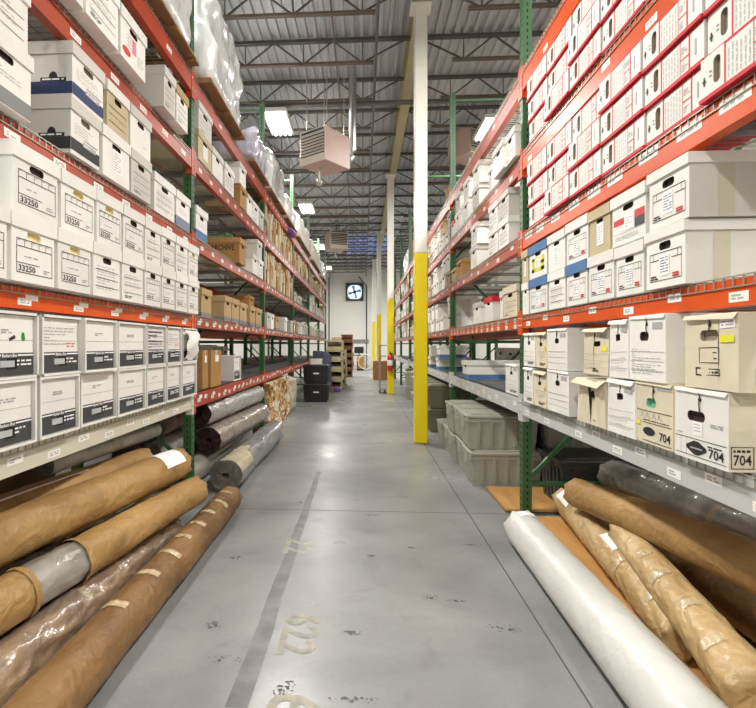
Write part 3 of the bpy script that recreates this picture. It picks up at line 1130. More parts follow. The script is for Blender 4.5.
# steel roof girder down the column row
XG = .80
t = thing('roof_girder', 'long buff steel roof girder running above the row of columns', 'girder', (XG, 15, ZB))
mb = MB()
mb.box(-.09, .09, -19, 19, 0, .018, 'girder_paint'); mb.build('bottom_flange', t)
mb = MB(); mb.box(-.006, .006, -19, 19, .018, ZT - ZB - .02, 'girder_paint')
mb.build('web', t)
mb = MB(); mb.box(-.09, .09, -19, 19, ZT - ZB - .02, ZT - ZB - .002, 'girder_paint'); mb.build('top_flange', t)

def joist(x0, x1, name_label, group, gap_end):
    t = thing('roof_joist', name_label, 'joist', ((x0 + x1) / 2, 0, ZB), 0, group)
    xc = (x0 + x1) / 2
    a, b = x0 - xc, x1 - xc
    H = ZT - ZB - .003
    mb = MB()
    for dy in (-.035, .01):
        mb.box(a, b, dy, dy + .03, H - .05, H, 'joist_paint')
    mb.build('top_chord', t)
    mb = MB()
    ca, cb = (a, b - gap_end) if gap_end >= 0 else (a - gap_end, b)
    for dy in (-.03, .008):
        mb.box(ca, cb, dy, dy + .024, 0, .04, 'joist_brown')
    mb.build('bottom_chord', t)
    mb = MB()
    P = .96
    x = b - .08 if gap_end >= 0 else a + .08
    sg = -1 if gap_end >= 0 else 1
    n = int((b - a) / P)
    xt = x
    for k in range(n):
        m_ = x + sg * P / 2 if k else x + sg * (abs(gap_end) + .1)
        e_ = x + sg * P if k else x + sg * (abs(gap_end) + .1 + P / 2)
        mb.bar((x, 0, H - .03), (m_, 0, .02), .022, .022, 'joist_paint')
        mb.bar((m_, 0, .02), (e_, 0, H - .03), .022, .022, 'joist_paint')
        mb.bar((m_, 0, .02), (m_, 0, H - .03), .016, .016, 'joist_paint')
        x = e_
    mb.build('web_bars', t)
    return t
gl, gr = 'open-web joists left of the girder', 'open-web joists right of the girder'
ll, lr = 'grey open-web steel roof joist crossing left of the girder', 'grey open-web steel roof joist crossing right of the girder'
jl = joist(-6.99, XG - .01, ll, gl, .62); jr = joist(XG + .01, 6.99, lr, gr, -.62)
jy = 4.59
first = True
while jy < YE - .3:
    for src, lb, g in ((jl, ll, gl), (jr, lr, gr)):
        o = src if first else dup(src)
        o.location.y = jy
        if not first:
            tag(o, lb, 'joist', g)
    first = False
    jy += 1.27

# services: pipes, bridging lines and the conduit
def pipe(name, label, cat, pts, r, m, n=8):
    lo = Vector((sum(p[0] for p in pts) / len(pts), min(p[1] for p in pts), min(p[2] for p in pts)))
    mb = MB(); mb.tube([Vector(p) - lo for p in pts], r, n, m)
    return tag(mb.build(name, loc=lo), label, cat)
pipe('sprinkler_pipe', 'thin grey sprinkler pipe running under the joists above the left rack', 'pipe', [(-2.1, 3, 5.84), (-2.1, 33.9, 5.84)], .025, 'joist_paint')
pipe('sprinkler_pipe', 'thin grey sprinkler pipe running under the joists above the aisle', 'pipe', [(.2, 3, 5.84), (.2, 33.9, 5.84)], .022, 'joist_paint')
pipe('electrical_conduit', 'thin dark conduit running high along the deck over the aisle', 'conduit', [(-.45, 3, 6.1), (-.45, 33.9, 6.1)], .014, 'joist_brown')
pipe('cross_main_pipe', 'thick dark fire main crossing the roof below the joists', 'pipe', [(-6.9, 9.46, 5.73), (6.9, 9.46, 5.73)], .045, 'joist_paint')
p = onY(329, 300, YE - .1)
pipe('wall_conduit', 'dark vertical conduit on the far wall left of the fan', 'conduit', [(p.x, YE - .05, .2), (p.x, YE - .05, 5.8)], .035, 'fan_dark')
p = onY(366.5, 300, YE - .1)
pipe('wall_conduit', 'dark vertical conduit on the far wall right of the fan', 'conduit', [(p.x, YE - .05, .2), (p.x, YE - .05, 5.2), (p.x - .5, YE - .05, 5.8)], .035, 'fan_dark')

# skylight
mb = MB()
for k in range(7):
    mb.box(-.75 + k * .3 - .1, -.75 + k * .3 + .12, 23.4, 28.4, ZT - .012, ZT - .002, 'skylight_blue')
structure(mb.build('window_1'))

# columns
cols = [(420.5, 7.06, 'nearest white steel column with a yellow-painted lower half', None),
        (390.6, 14.0, 'second white and yellow column, with the red extinguisher on it', None),
        (379.0, 20.9, 'third white and yellow column beyond the extinguisher column', None),
        (373.8, 27.8, 'farthest white and yellow column in front of the far wall', None)]
COLX = []
for (u, Y, lb, _) in cols:
    p = onY(u, 345, Y)
    COLX.append((p.x, Y))
    w = .085
    t = thing('steel_column', lb, 'column', (p.x, Y, 0))
    mb = MB(); mb.cbox(-w, w, -w, w, 2.55, ZB - .02, 'white_paint', .012); mb.box(-.14, .14, -.14, .14, ZB - .02, ZB - .001, 'white_paint'); mb.build('post', t)
    mb = MB(); mb.cbox(-w - .002, w + .002, -w - .002, w + .002, 0, 2.55, 'yellow_paint', .012); mb.build('yellow_paint_band', t)

# lamps
def lamp(X, Y, Z, label, seen=True):
    t = thing('high_bay_light', label, 'light', (X, Y, Z))
    mb = MB()
    mb.box(-.2, .2, -.5, .5, .02, .09, 'lamp_white')
    mb.box(-.22, -.2, -.5, .5, -.02, .06, 'lamp_white'); mb.box(.2, .22, -.5, .5, -.02, .06, 'lamp_white')
    mb.build('housing', t)
    for k in range(4):
        mb = MB(); xx = -.144 + .096 * k
        mb.tube([(xx, -.48, -.002), (xx, .48, -.002)], .034, 8, 'tube_light'); mb.build('tube', t)
    mb = MB()
    for yy in (-.42, .42):
        mb.bar((0, yy, .09), (0, yy, ZB - Z + .02), .01, .01, 'joist_paint')
    mb.build('hanger', t)
    L = bpy.data.lights.new('lamp_light', 'AREA')
    L.shape = 'RECTANGLE'; L.size = .42; L.size_y = 1.0
    L.energy = LAMP_W
    L.color = (1, .97, .92)
    o = bpy.data.objects.new('lamp_light', L)
    COL.objects.link(o)
    o.location = (X, Y, Z - .04)
LAMP_W = 285
for i, (u, v, Y) in enumerate(((279, 124, 9.75), (307, 209, 15.9), (320, 247, 22.1), (328, 268, 28.3))):
    p = onY(u, v, Y)
    lamp(p.x, Y, p.z, 'bright high-bay light above the left rack, %s nearest in view' % ORD[i])
lamp(-1.65, 3.6, 5.5, 'high-bay light over the left rack beside the nearest plastic-wrapped loads')
lamp(-1.6, -2.4, 5.5, 'high-bay light over the left rack behind the camera')
for i, Y in enumerate((-2.0, 4.0, 10.2, 22.2, 28.4)):
    lamp(2.45, Y, 5.5, 'high-bay light above the right rack, %s from the near end' % ORD[i])

# ------------------------------------------------------------------- racks
XL, XR = 1.44, 1.22
LTOP = [CAMZ - .423, CAMZ + .243, CAMZ + .918, CAMZ + 1.618, CAMZ + 2.29]
RTOP = [CAMZ - .423, CAMZ + .217, CAMZ + .838, CAMZ + 1.46, CAMZ + 2.10]
BH = [.115, .09, .105, .125, .15]
LY = [YX(193.5, -XL) + 3.2 * k for k in range(-1, 6)]
RY = [YX(520.5, XR) + 3.28 * k for k in range(-1, 6)]
POSTH = 4.86
def beam_mesh(L, h, m, stickers=None, r=None):
    mb = MB()
    mb.box(-.05, 0, 0, L, -h, 0, m)
    mb.box(-.05, -.03, 0, L, 0, .0, m)
    for y in (0, L):                        # connector plates on the posts
        y0, y1 = (-.036, .012) if y == 0 else (L - .012, L + .036)
        mb.box(-.05, .004, y0, y1, -h - .05, .045, m)
        for zz in (-h * .2, -h * .8):
            mb.lathe([(0, .009), (.009, .007), (.011, .004)], 8, 'galv_wire', (0, (y0 + y1) / 2, zz), axis='x')
    if stickers:
        y = .12
        while y < L - .15:
            z = -r.uniform(.35, .75) * h
            fq(mb, y, y + .085, z, z + .034, 'bright_label')
            y += r.uniform(.14, .3)
    return mb

def rack(name, label, side, XF, tops, ys, colors, seed, tag_spec, near=True, depth=1.06):
    r = random.Random(seed)
    t = thing(name, label, 'pallet rack', (side * XF, ys[0], 0), 0 if side < 0 else pi)
    sg = 1 if side < 0 else -1        # local y -> world
    yl = lambda Y: (Y - ys[0]) * sg
    # upright frames
    for k, Y in enumerate(ys):
        for row, d in ((0, -.005), (1, -depth + .075)):
            pm = 'green_paint' if (k < 3 or row == 0) else 'green_paint'
            mb = MB()
            yy = yl(Y)
            mb.box(d - .07, d - .066, yy - .037, yy + .037, 0, POSTH, pm)      # back open channel
            mb.box(d - .004, d, yy - .037, yy + .037, 0, POSTH, pm)
            mb.box(d - .066, d - .004, yy - .037, yy - .033, 0, POSTH, pm)
            mb.box(d - .066, d - .004, yy + .033, yy + .037, 0, POSTH, pm)
            mb.box(d - .1, d + .03, yy - .06, yy + .06, 0, .008, pm)
            if row == 0 and k < 4:
                z = .08
                while z < POSTH - .05:
                    for dy in (-.018, .018):
                        fq(mb, yy + dy - .006, yy + dy + .006, z - .012, z + .012, 'hole_dark', x=d, eps=.0008)
                    # the side that faces the camera
                    ysd = yy + (-.037 if side < 0 else .037)
                    e = -.0008 if side < 0 else .0008
                    mb.quad((d - .042, ysd + e, z - .012), (d - .03, ysd + e, z - .012), (d - .03, ysd + e, z + .012), (d - .042, ysd + e, z + .012), 'hole_dark')
                    z += .0508
            if row == 0:
                fr = mb.build('upright_frame', t)
            else:
                mb.build('rear_post', fr)
        z = .25; up = True
        def brace(za, zb):
            mb = MB(); mb.bar((-.077, yl(Y), za), (-depth + .004, yl(Y), zb), .03, .03, 'green_paint'); mb.build('brace', fr)
        while z < POSTH - .3:
            brace(z, z)
            if z < POSTH - 1.3:
                brace(z + (.05 if up else 1.07), z + (1.07 if up else .05))
            up = not up
            z += 1.12
        brace(POSTH - .1, POSTH - .1)
    for b in range(len(ys) - 1):
        ya, yb = sorted((yl(ys[b]), yl(ys[b + 1])))
        L = yb - ya - .078
        for lv, zt in enumerate(tops):
            h = BH[lv]
            m = colors(b, lv)
            far = b >= 2
            mb = beam_mesh(L, h, m, far and near, r)
            o = mb.build('shelf_beam', t, (0, ya + .039, zt))
            if m in ('cream_paint', 'grey_paint'):
                o['label'] = 'pale painted beam'
            if not far and near:
                for (yy, zz, w_, h_, double) in tag_spec(b, lv, L, h, r):
                    ms = MB()
                    fq(ms, yy, yy + w_, zz, zz + h_, 'bright_label', eps=.001)
                    frows(ms, yy + w_ * .15, yy + w_ * .85, zz + h_ * .2, zz + h_ * .8, 2, r, t=h_ * .18, eps=.0016)
                    ms.build('shelf_label', o)
                    if double:
                        ms = MB(); fq(ms, yy + w_ * .55, yy + w_ * 1.5, zz + h_ * .75, zz + h_ * 1.7, 'bright_label', eps=.0013)
                        ms.build('shelf_label', o)
            mb = MB(); mb.box(-depth, -depth + .05, ya + .039, yb - .039, zt - h, zt, m); mb.build('rear_beam', t)
            # decking
            mb = MB()
            solid = lv == 0 and b >= 1
            if solid:
                mb.box(-depth + .01, -.052, ya + .05, yb - .05, zt - .004, zt + .012, 'deck_board')
            else:
                y = ya + .06
                while y < yb - .05:
                    mb.box(-depth + .01, .006, y - .002, y + .002, zt + .002, zt + .006, 'galv_wire')
                    mb.box(.002, .006, y - .002, y + .002, zt - .026, zt + .006, 'galv_wire')
                    y += .047
                for d in (.004, -.10, -.25, -.4, -.55, -.7, -.85, -1.0):
                    mb.box(d - .002, d + .002, ya + .06, yb - .06, zt + .007, zt + .011, 'galv_wire')
                mb.box(.002, .006, ya + .06, yb - .06, zt - .028, zt - .024, 'galv_wire')
                for f in (.14, .38, .62, .86):
                    y = ya + (yb - ya) * f
                    mb.box(-depth + .05, -.05, y - .03, y + .03, zt - .032, zt - .001, 'galv_channel')
            mb.build('wire_deck' if not solid else 'deck_panel', t)
    return t

def lcol(b, lv):
    if lv == 0 and b == 0:
        return 'cream_paint'
    return 'orange_paint' if lv in (1,) and b == 0 else 'rust_paint'
def rcol(b, lv):
    if lv == 0:
        return 'grey_paint'
    if b == 0 or (b == 1 and lv == 1):
        return 'orange_paint'
    return 'rust_paint'
def ltags(b, lv, L, h, r):
    out = []
    if b == 0:
        n = {0: 12, 1: 8, 2: 9, 3: 8, 4: 3}[lv]
        for k in range(n):
            y = L * (k + .5) / n - .05 + r.uniform(-.02, .02)
            if lv == 0:
                out.append((y, -h * (.62 if k % 2 else .86), .10, .032, False))
            elif lv == 1:
                out.append((y, -h * .82, .09, .03, True))
            else:
                out.append((y, -h * .7, .10, .034, False))
    else:
        n = {0: 15, 1: 14, 2: 9, 3: 10, 4: 2}[lv]
        for k in range(n):
            y = L * (k + .5) / n - .04 + r.uniform(-.02, .02)
            out.append((y, -h * r.uniform(.55, .85), .085, .034, lv < 2 and k % 2 == 0))
    return out
def rtags(b, lv, L, h, r):
    out = []
    n = {0: 14, 1: 9, 2: 12, 3: 8, 4: 3}[lv] if b == 0 else {0: 12, 1: 14, 2: 8, 3: 7, 4: 2}[lv]
    for k in range(n):
        y = L * (k + .5) / n - .05 + r.uniform(-.03, .03)
        if lv == 2 and b == 0:
            out.append((y, -h * (.5 if k % 3 else .45), .15, .045, False))
        elif b == 1 and lv == 1:
            out.append((y, -h * .45, .07, .032, False)); out.append((y, -h * .95, .07, .032, False))
        else:
            out.append((y, -h * (.55 if k % 2 else .85), .09, .034, False))
    return out
rack('pallet_rack', 'long left pallet rack with green uprights, orange beams and wire decks', -1, XL, LTOP, LY, lcol, 1, ltags)
rack('pallet_rack', 'long right pallet rack with green uprights and a grey lowest beam', 1, XR, RTOP, RY, rcol, 2, rtags)
# rows standing back to back behind them
rack('pallet_rack', 'second pallet rack standing back to back behind the left rack', -1, XL + 1.06 + .22, LTOP[:3], LY, lambda b, l: 'rust_paint', 3, None, near=False)
rack('pallet_rack', 'second pallet rack standing back to back behind the right rack', 1, XR + 1.06 + .22, RTOP[:3], RY, lambda b, l: 'rust_paint', 4, None, near=False)
# --------------------------------------------------------------- left boxes
DK = .013
def dz(tops, lv):
    return tops[lv] + DK

def row(side, XF, z, items, cat, h, group=None, first=0):
    """items: (u0, u1, kind, label, [options])"""
    for it in items:
        u0, u1, kind, lb = it[:4]
        op = it[4] if len(it) > 4 else {}
        X = op.get('X', XF)
        Ya, Yb = YX(u0, side * X), YX(u1, side * X)
        Ya, Yb = min(Ya, Yb), max(Ya, Yb)
        if Yb - Ya > .42:
            Ya = Yb - .34
        place(kind, side, Ya, Yb, z + op.get('dz', 0), lb, op.get('cat', cat), X, op.get('group', group), op.get('h', h), yaw=op.get('yaw', 0), d=op.get('d'))

# lowest shelf: two rows of drawer boxes
def ulast(u, X, w):      # pixel column w metres nearer than u on plane X
    Y = YX(u, X) - w
    # invert by bisection
    lo, hi = (-3000, u) if X < 0 else (u, 6000)
    for _ in range(60):
        m = (lo + hi) / 2
        try:
            y = YX(m, X)
        except ZeroDivisionError:
            y = 0
        if X < 0:
            if y < Y: lo = m
            else: hi = m
        else:
            if y < Y: hi = m
            else: lo = m
    return (lo + hi) / 2

XB = XL - .058
edges_t = [(ulast(39, -XB, .335), 39), (42, 82.5), (85, 117.5), (118.3, 146.5), (147.3, 166.5), (167.2, 181.8), (182.6, 197.3)]
edges_b = [(ulast(37, -XB, .335), 37), (40, 80), (81, 117), (118.2, 146.2), (147, 166.2), (167, 181.5), (182.3, 196.8)]
hz = .271
lab = ['the green dot', 'handwritten lines and a red scrawl', 'a pale sticker', 'a small grey stamp', 'a blue ruled form', 'a narrow face', '']
its = []
for k, (a, b) in enumerate(edges_t):
    if k < 6:
        lb = 'dark-banded storage drawer with %s, upper row, left lowest shelf' % lab[k]
    else:
        lb = 'torn storage drawer with a curling front flap, ending the upper row'
    its.append((a, b, 'drawer%d' % {0: 0, 1: 2, 2: 1, 3: 3, 4: 4, 5: 5}.get(k, 0) if k < 6 else 'drawer_torn', lb, {'X': XB - (.02 if k == 2 else 0)}))
row(-1, XB, dz(LTOP, 0) + hz + .002, its, 'storage drawer', hz)
its = []
for k, (a, b) in enumerate(edges_b):
    lb = 'dark-banded white storage drawer, lower row on the cream beam, %s from the near end' % ORD[k]
    its.append((a, b, 'drawer%d' % [6, 3, 1, 3, 1, 3, 6][k], lb, {'X': XB + (.012 if k == 2 else 0)}))
row(-1, XB, dz(LTOP, 0), its, 'storage drawer', hz)

# second shelf: boxes printed 33250
XB = XL - .066
ht = .276
ub = [(ulast(8.6, -XB, .3), 8.6), (9.6, 55.5), (56.5, 91.5), (92.2, 120.5), (121.2, 143.5), (144.1, 161), (161.5, 175), (175.5, 187.6), (188.1, 198.5)]
ut = [(11, 59), (59.8, 95), (95.7, 122), (122.5, 144), (144.5, 160.7), (161.2, 175), (175.5, 187.8), (188.2, 198.2)]
kb = ['n_plain', 'n_yellow', 'n_yellow', 'lines2', 'lines', 'n_plain', 'n_plain', 'n_plain', 'n_plain']
kt = ['n_dark', 'n_yellow', 'n_yellow', 'n_dark', 'lines', 'n_plain', 'lines', 'n_plain2']
its = []
for k, (a, b) in enumerate(ub):
    w = 'printed 33250' if kb[k] == 'n_yellow' else ('with a printed form' if kb[k].startswith('n') else 'with thin printed lines')
    its.append((a, b, kb[k], 'white lidded box %s, lower row, left second shelf, %s from near end' % (w, ORD[k])))
row(-1, XB, dz(LTOP, 1), its, 'box', ht)
its = []
for k, (a, b) in enumerate(ut):
    w = 'printed 33250' if kt[k] in ('n_yellow', 'n_dark') else ('with a printed form' if kt[k].startswith('n') else 'with thin printed lines')
    its.append((a, b, kt[k], 'white lidded box %s, upper row, left second shelf, %s from near end' % (w, ORD[k]), {'X': XB + (.008 if k % 3 == 1 else 0)}))
row(-1, XB, dz(LTOP, 1) + ht + .002, its, 'box', ht)

# third shelf
XB = XL - .03
z0 = dz(LTOP, 2); h3 = .272
row(-1, XB, z0, [
    (ulast(32.5, -XB, .34), 32.5, 'greyband', 'grey-bottomed white box leaving the frame at left, lower of a stack of two', {'X': XB - .02}),
    (69.5, 100, 'blackband', 'white box with a black bottom band under the navy-banded box'),
    (101.5, 130, 'white_label', 'white lidded box with a large framed form under the tan-fronted box'),
    (130.5, 151, 'plain2', 'plain white box beside the framed form, lower row, left third shelf'),
    (153.5, 175, 'lines2', 'single white lidded box behind the paired stacks, left third shelf', {'X': XL}),
    (175.6, 190, 'steelband', 'white box with a dull blue bottom near the upright, left third shelf', {'X': XL}),
], 'box', h3)
row(-1, XB, z0 + h3 + .002, [
    (ulast(29.5, -XB, .34), 29.5, 'lines', 'white box with a blue line at the left edge, upper of two', {'X': XB - .01}),
    (71, 104, 'navy', 'white box with a navy blue bottom band, upper left of the picture'),
    (106, 129, 'brownlabel', 'tan-fronted box with a white lid beside the navy-banded box', {'h': .265}),
    (129.6, 151, 'plain', 'white lidded box right of the tan-fronted box, upper row', {'h': .265}),
], 'box', h3)

# fourth shelf: boxes overhanging the beam
XB = XL - .085
row(-1, XB, dz(LTOP, 3), [
    (62.5, 84, 'lines2', 'white overhanging box at the top left corner of the picture', {'h': .3}),
    (84.7, 119, 'lines', 'white overhanging box beside the pink-stickered box, left fourth shelf', {'h': .3}),
    (119.6, 146, 'pink', 'white overhanging box with a pink sticker, left fourth shelf', {'h': .285}),
    (163.5, 175.5, 'navylid', 'pale box set apart before the upright, left fourth shelf', {'h': .28}),
    (176, 188, 'tanlid', 'white box with a tan lid beside the green upright, left fourth shelf', {'h': .27}),
], 'box', .28)

# ---- second bay, left
XB = XL - .01
row(-1, XB, dz(LTOP, 3), [
    (197.8, 211.5, 'beige_label', 'tan box carrying a white box just past the upright, left fourth shelf', {'h': .25}),
    (212, 223, 'plain', 'white box right of the tan one, past the upright, left fourth shelf', {'h': .26}),
    (224.5, 234, 'lines2', 'white box in the middle of the second bay, left fourth shelf', {'h': .27}),
    (236.5, 246.5, 'brown2', 'brown lidded box among white ones, second bay, left fourth shelf', {'h': .25}),
    (247.2, 252, 'plain', 'narrow white box right of the brown one, left fourth shelf', {'h': .25}),
    (252.5, 259, 'lines', 'white box near the second upright, left fourth shelf', {'h': .25}),
    (259.5, 263.8, 'plain2', 'white box touching the second upright, left fourth shelf', {'h': .25}),
], 'box', .27)
row(-1, XB, dz(LTOP, 3) + .252, [
    (198.2, 212, 'plain2', 'white box standing on the tan box past the upright, left fourth shelf'),
], 'box', .25)
row(-1, XB, dz(LTOP, 3) + .252, [
    (237, 246, 'plain', 'white box standing on the brown box, second bay, left fourth shelf'),
], 'box', .25)
XB = XL - .02
row(-1, XB, dz(LTOP, 2), [
    (195.6, 207.5, 'blueband', 'white box with a blue bottom past the upright, left third shelf', {'h': .28, 'X': XL}),
    (236, 246, 'archive', 'brown box with black lettering on its side, left third shelf', {'h': .285, 'X': XL - .05}),
    (247.5, 257.8, 'plain', 'white box right of the black-lettered brown box, lower', {'h': .25}),
    (258.3, 263.2, 'lines', 'white box at the second upright, left third shelf', {'h': .25}),
    (219, 228, 'plain', 'white box behind the black-lettered brown box', {'h': .3, 'X': XL + .30}),
], 'box', .27)
row(-1, XB, dz(LTOP, 2) + .252, [
    (248, 262, 'plain2', 'white box on top of two others beside the black-lettered brown box'),
], 'box', .24)
XB = XL + .01
row(-1, XB, dz(LTOP, 1), [
    (201, 211.5, 'brown', 'narrow tan box next to the printed white rows, left second shelf', {'h': .26}),
    (224, 231.3, 'brown', 'tan lidded box, first of a pair in the second bay, left second shelf', {'h': .265}),
    (231.8, 239, 'brown', 'tan lidded box, second of a pair in the second bay, left second shelf', {'h': .265}),
    (239.8, 246.8, 'brown', 'tan lidded box, third in the second bay row, left second shelf', {'h': .25}),
    (247.4, 255.3, 'brown', 'tan lidded box, fourth in the second bay row, left second shelf', {'h': .25}),
    (255.8, 261.8, 'brown', 'tan lidded box by the second upright, left second shelf', {'h': .25}),
    (267, 270.4, 'plain2', 'small white box just past the second upright, left second shelf', {'h': .24}),
    (270.8, 274, 'plain', 'second small white box past the second upright, left second shelf', {'h': .24}),
    (274.4, 279, 'brown', 'tan box among white ones in the third bay, left second shelf', {'h': .22}),
    (279.4, 287, 'lines', 'white box in the third bay beside a tan one, left second shelf', {'h': .26}),
    (287.5, 293, 'plain2', 'greyish white box ending the third bay, left second shelf', {'h': .24}),
], 'box', .26)
row(-1, XL + .12, dz(LTOP, 1) + .255, [
    (243, 254, 'brown2', 'large brown box lying on top of the tan boxes, left second shelf', {'h': .17}),
], 'box', .2)
row(-1, XL + .02, dz(LTOP, 0), [
    (202.5, 208, 'carton', 'tall brown carton beside the dark-banded drawers, left lowest shelf', {'h': .36, 'X': XL + .04}),
    (211, 221, 'carton', 'tall brown carton with a white sticker, second of two', {'h': .36}),
    (234, 241, 'drawer6', 'lone grey-sided storage drawer right of the two brown cartons', {'h': .29, 'cat': 'storage drawer'}),
], 'carton', .36)

# ---- far left bays: packed bundles and boxes
def bundle_mesh(seed, w, h, d, pal):
    r = random.Random(seed)
    mb = MB()
    y = -w / 2
    while y < w / 2 - .01:
        t = min(r.uniform(.018, .05), w / 2 - y)
        hh = h * r.uniform(.78, 1.0); o = r.uniform(-.03, .0)
        m = r.choice(pal)
        z = 0.
        while z < hh - .01:
            zh = min(z + r.uniform(.08, .22), hh)
            oo = o + r.uniform(-.012, .012)
            mb.box(-d, oo, y + .001, y + t - .001, z + .001, zh - .001, m if r.random() < .7 else r.choice(pal))
            z = zh
        y += t
    return mb
PAL = ['slab_tan', 'slab_sand', 'slab_white', 'slab_brown', 'slab_tan', 'slab_white']
def bundles(name, cat, label, group, tops_z, Ya, Yb, n, h, XF, seeds, pal=PAL):
    protos = []
    w = (Yb - Ya) / n
    for k in range(n):
        if k < 4:
            o = bundle_mesh(seeds + k, w - .02, h, .5, pal).build(name)
            protos.append(o)
        else:
            o = protos[k % 4].copy(); COL.objects.link(o)
        o.location = (-XF + RND.uniform(-.02, .02), Ya + w * (k + .5), tops_z)
        o.scale.z = RND.uniform(.86, 1.) if k >= 4 else 1
        tag(o, label, cat, group)
bundles('paper_bundle', 'bundle', 'bundle of tan and white papers packed upright, left fourth shelf, third bay onward', 'upright bundles on the left fourth shelf',
        dz(LTOP, 3), LY[2] + .06, LY[3] - .06, 8, .5, XL, 100)
bundles('paper_bundle', 'bundle', 'bundle of tan and white papers packed upright, left fourth shelf, deep bays', 'upright bundles deep on the left fourth shelf',
        dz(LTOP, 3), LY[3] + .06, LY[4] - .06, 7, .42, XL, 104)
bundles('paper_bundle', 'bundle', 'bundle of mixed brown and white papers near the end of left fourth shelf', 'bundles near the end of the left fourth shelf',
        dz(LTOP, 3), LY[4] + .06, LY[5] - .06, 6, .36, XL, 108)
bundles('paper_bundle', 'bundle', 'bundle of tan papers packed upright, left third shelf, third bay', 'upright bundles on the left third shelf',
        dz(LTOP, 2), LY[2] + .08, LY[3] - .3, 7, .52, XL, 112)
bundles('paper_bundle', 'bundle', 'greyish white packet standing at the end of the tan bundles', 'grey packets on the left third shelf',
        dz(LTOP, 2), LY[3] - .28, LY[3] - .08, 1, .46, XL, 116, ['slab_white', 'grey_card', 'print_grey'])

# floor level of the third bay: stacked folded bundles
def stack_block(seed, w, d, h):
    r = random.Random(seed)
    mb = MB()
    z = 0.
    while z < h - .02:
        t = r.uniform(.035, .06)
        y = -w / 2
        while y < w / 2 - .02:
            ww = min(r.uniform(.07, .12), w / 2 - y)
            mb.box(-d, r.uniform(-.035, .0), y + .002, y + ww - .002, z + .001, min(z + t, h) - .002, r.choice(['slab_tan', 'slab_sand', 'slab_tan', 'slab_brown', 'slab_white', 'slab_sand']))
            y += ww
        z += t
    return mb
Y0, Y1 = LY[2] + .08, LY[3] - .95
n = 5
pr = []
for k in range(n):
    w = (Y1 - Y0) / n
    if k < 3:
        o = stack_block(130 + k, w - .015, .8, .74).build('carpet_sample_stack'); pr.append(o)
    else:
        o = pr[k - 3].copy(); COL.objects.link(o)
    o.location = (-XL + .06, Y0 + w * (k + .5), 0)
    tag(o, 'floor stack of tan sample bundles under the left shelf, %s from the near end' % ORD[k], 'stack', 'tan sample stacks on the floor')

# second and deeper boxes, left second shelf
def fill(side, XF, tops, lv, Ya, Yb, kinds, hrange, rnd, labelf, start=0, density=.85, two=0.):
    y = Ya
    k = start
    while y < Yb - .3:
        w = rnd.uniform(.29, .36)
        if rnd.random() < density:
            h = rnd.uniform(*hrange)
            place(rnd.choice(kinds), side, y, y + w, dz(tops, lv), labelf(k, 'lower' if two else ''), 'box', XF + rnd.uniform(-.02, .04), None, h)
            if rnd.random() < two:
                place(rnd.choice(kinds), side, y + .003, y + w - .003, dz(tops, lv) + h + .002, labelf(k, 'upper'), 'box', XF + rnd.uniform(0, .03), None, .235)
            k += 1
        y += w + .005
    return k
rf = random.Random(5)
def deep(sh, bay, sd):
    w = ['in the fourth bay', 'in the fifth bay', 'in the sixth bay', 'in the third bay']
    return lambda k, u: ('file box %s, %s, %s%s from near end' % (w[bay], sd + ' ' + sh + ' shelf', (u + ' row, ') if u else '', ORD[k]))
fill(-1, XL, LTOP, 1, LY[3] + .1, LY[4] - .1, ['plain', 'plain2', 'brown', 'lines'], (.24, .28), rf, deep('second', 0, 'left'))
fill(-1, XL, LTOP, 1, LY[4] + .1, LY[5] - .1, ['plain', 'plain2', 'cream', 'lines'], (.24, .28), rf, deep('second', 1, 'left'))
fill(-1, XL, LTOP, 1, LY[5] + .1, LY[6] - .1, ['plain', 'plain2'], (.24, .28), rf, deep('second', 2, 'left'), density=.6)
fill(-1, XL + .1, LTOP, 2, LY[3] + .8, LY[4] - .1, ['plain', 'plain2', 'navylid'], (.24, .28), rf, deep('third', 0, 'left'), density=.6)
fill(-1, XL, LTOP, 2, LY[4] + .1, LY[5] - .1, ['plain', 'plain2', 'lines'], (.24, .28), rf, deep('third', 1, 'left'), two=.6)
fill(-1, XL, LTOP, 2, LY[5] + .1, LY[6] - .1, ['plain', 'plain2', 'brown'], (.24, .28), rf, deep('third', 2, 'left'), two=.5)
fill(-1, XL, LTOP, 3, LY[5] + .2, LY[6] - .1, ['plain', 'brown2', 'cream', 'brown'], (.24, .28), rf, deep('fourth', 2, 'left'), two=.6)

# boxes seen through, on the rack behind the left one
rf = random.Random(15)
y = LY[1] - .2; k = 0
while y < LY[4] and k < 14:
    w = rf.uniform(.32, .4)
    if any(y - .06 < Q < y + w + .06 for Q in LY):
        y += .1; continue
    place(rf.choice(['open_white', 'sheet', 'plain2', 'sheet']), -1, y, y + w, dz(LTOP, 0), 'white box on the rack behind the left rack, %s from the near end' % ORD[k], 'box', XL + 1.32, None, rf.uniform(.36, .42))
    y += w + .03; k += 1

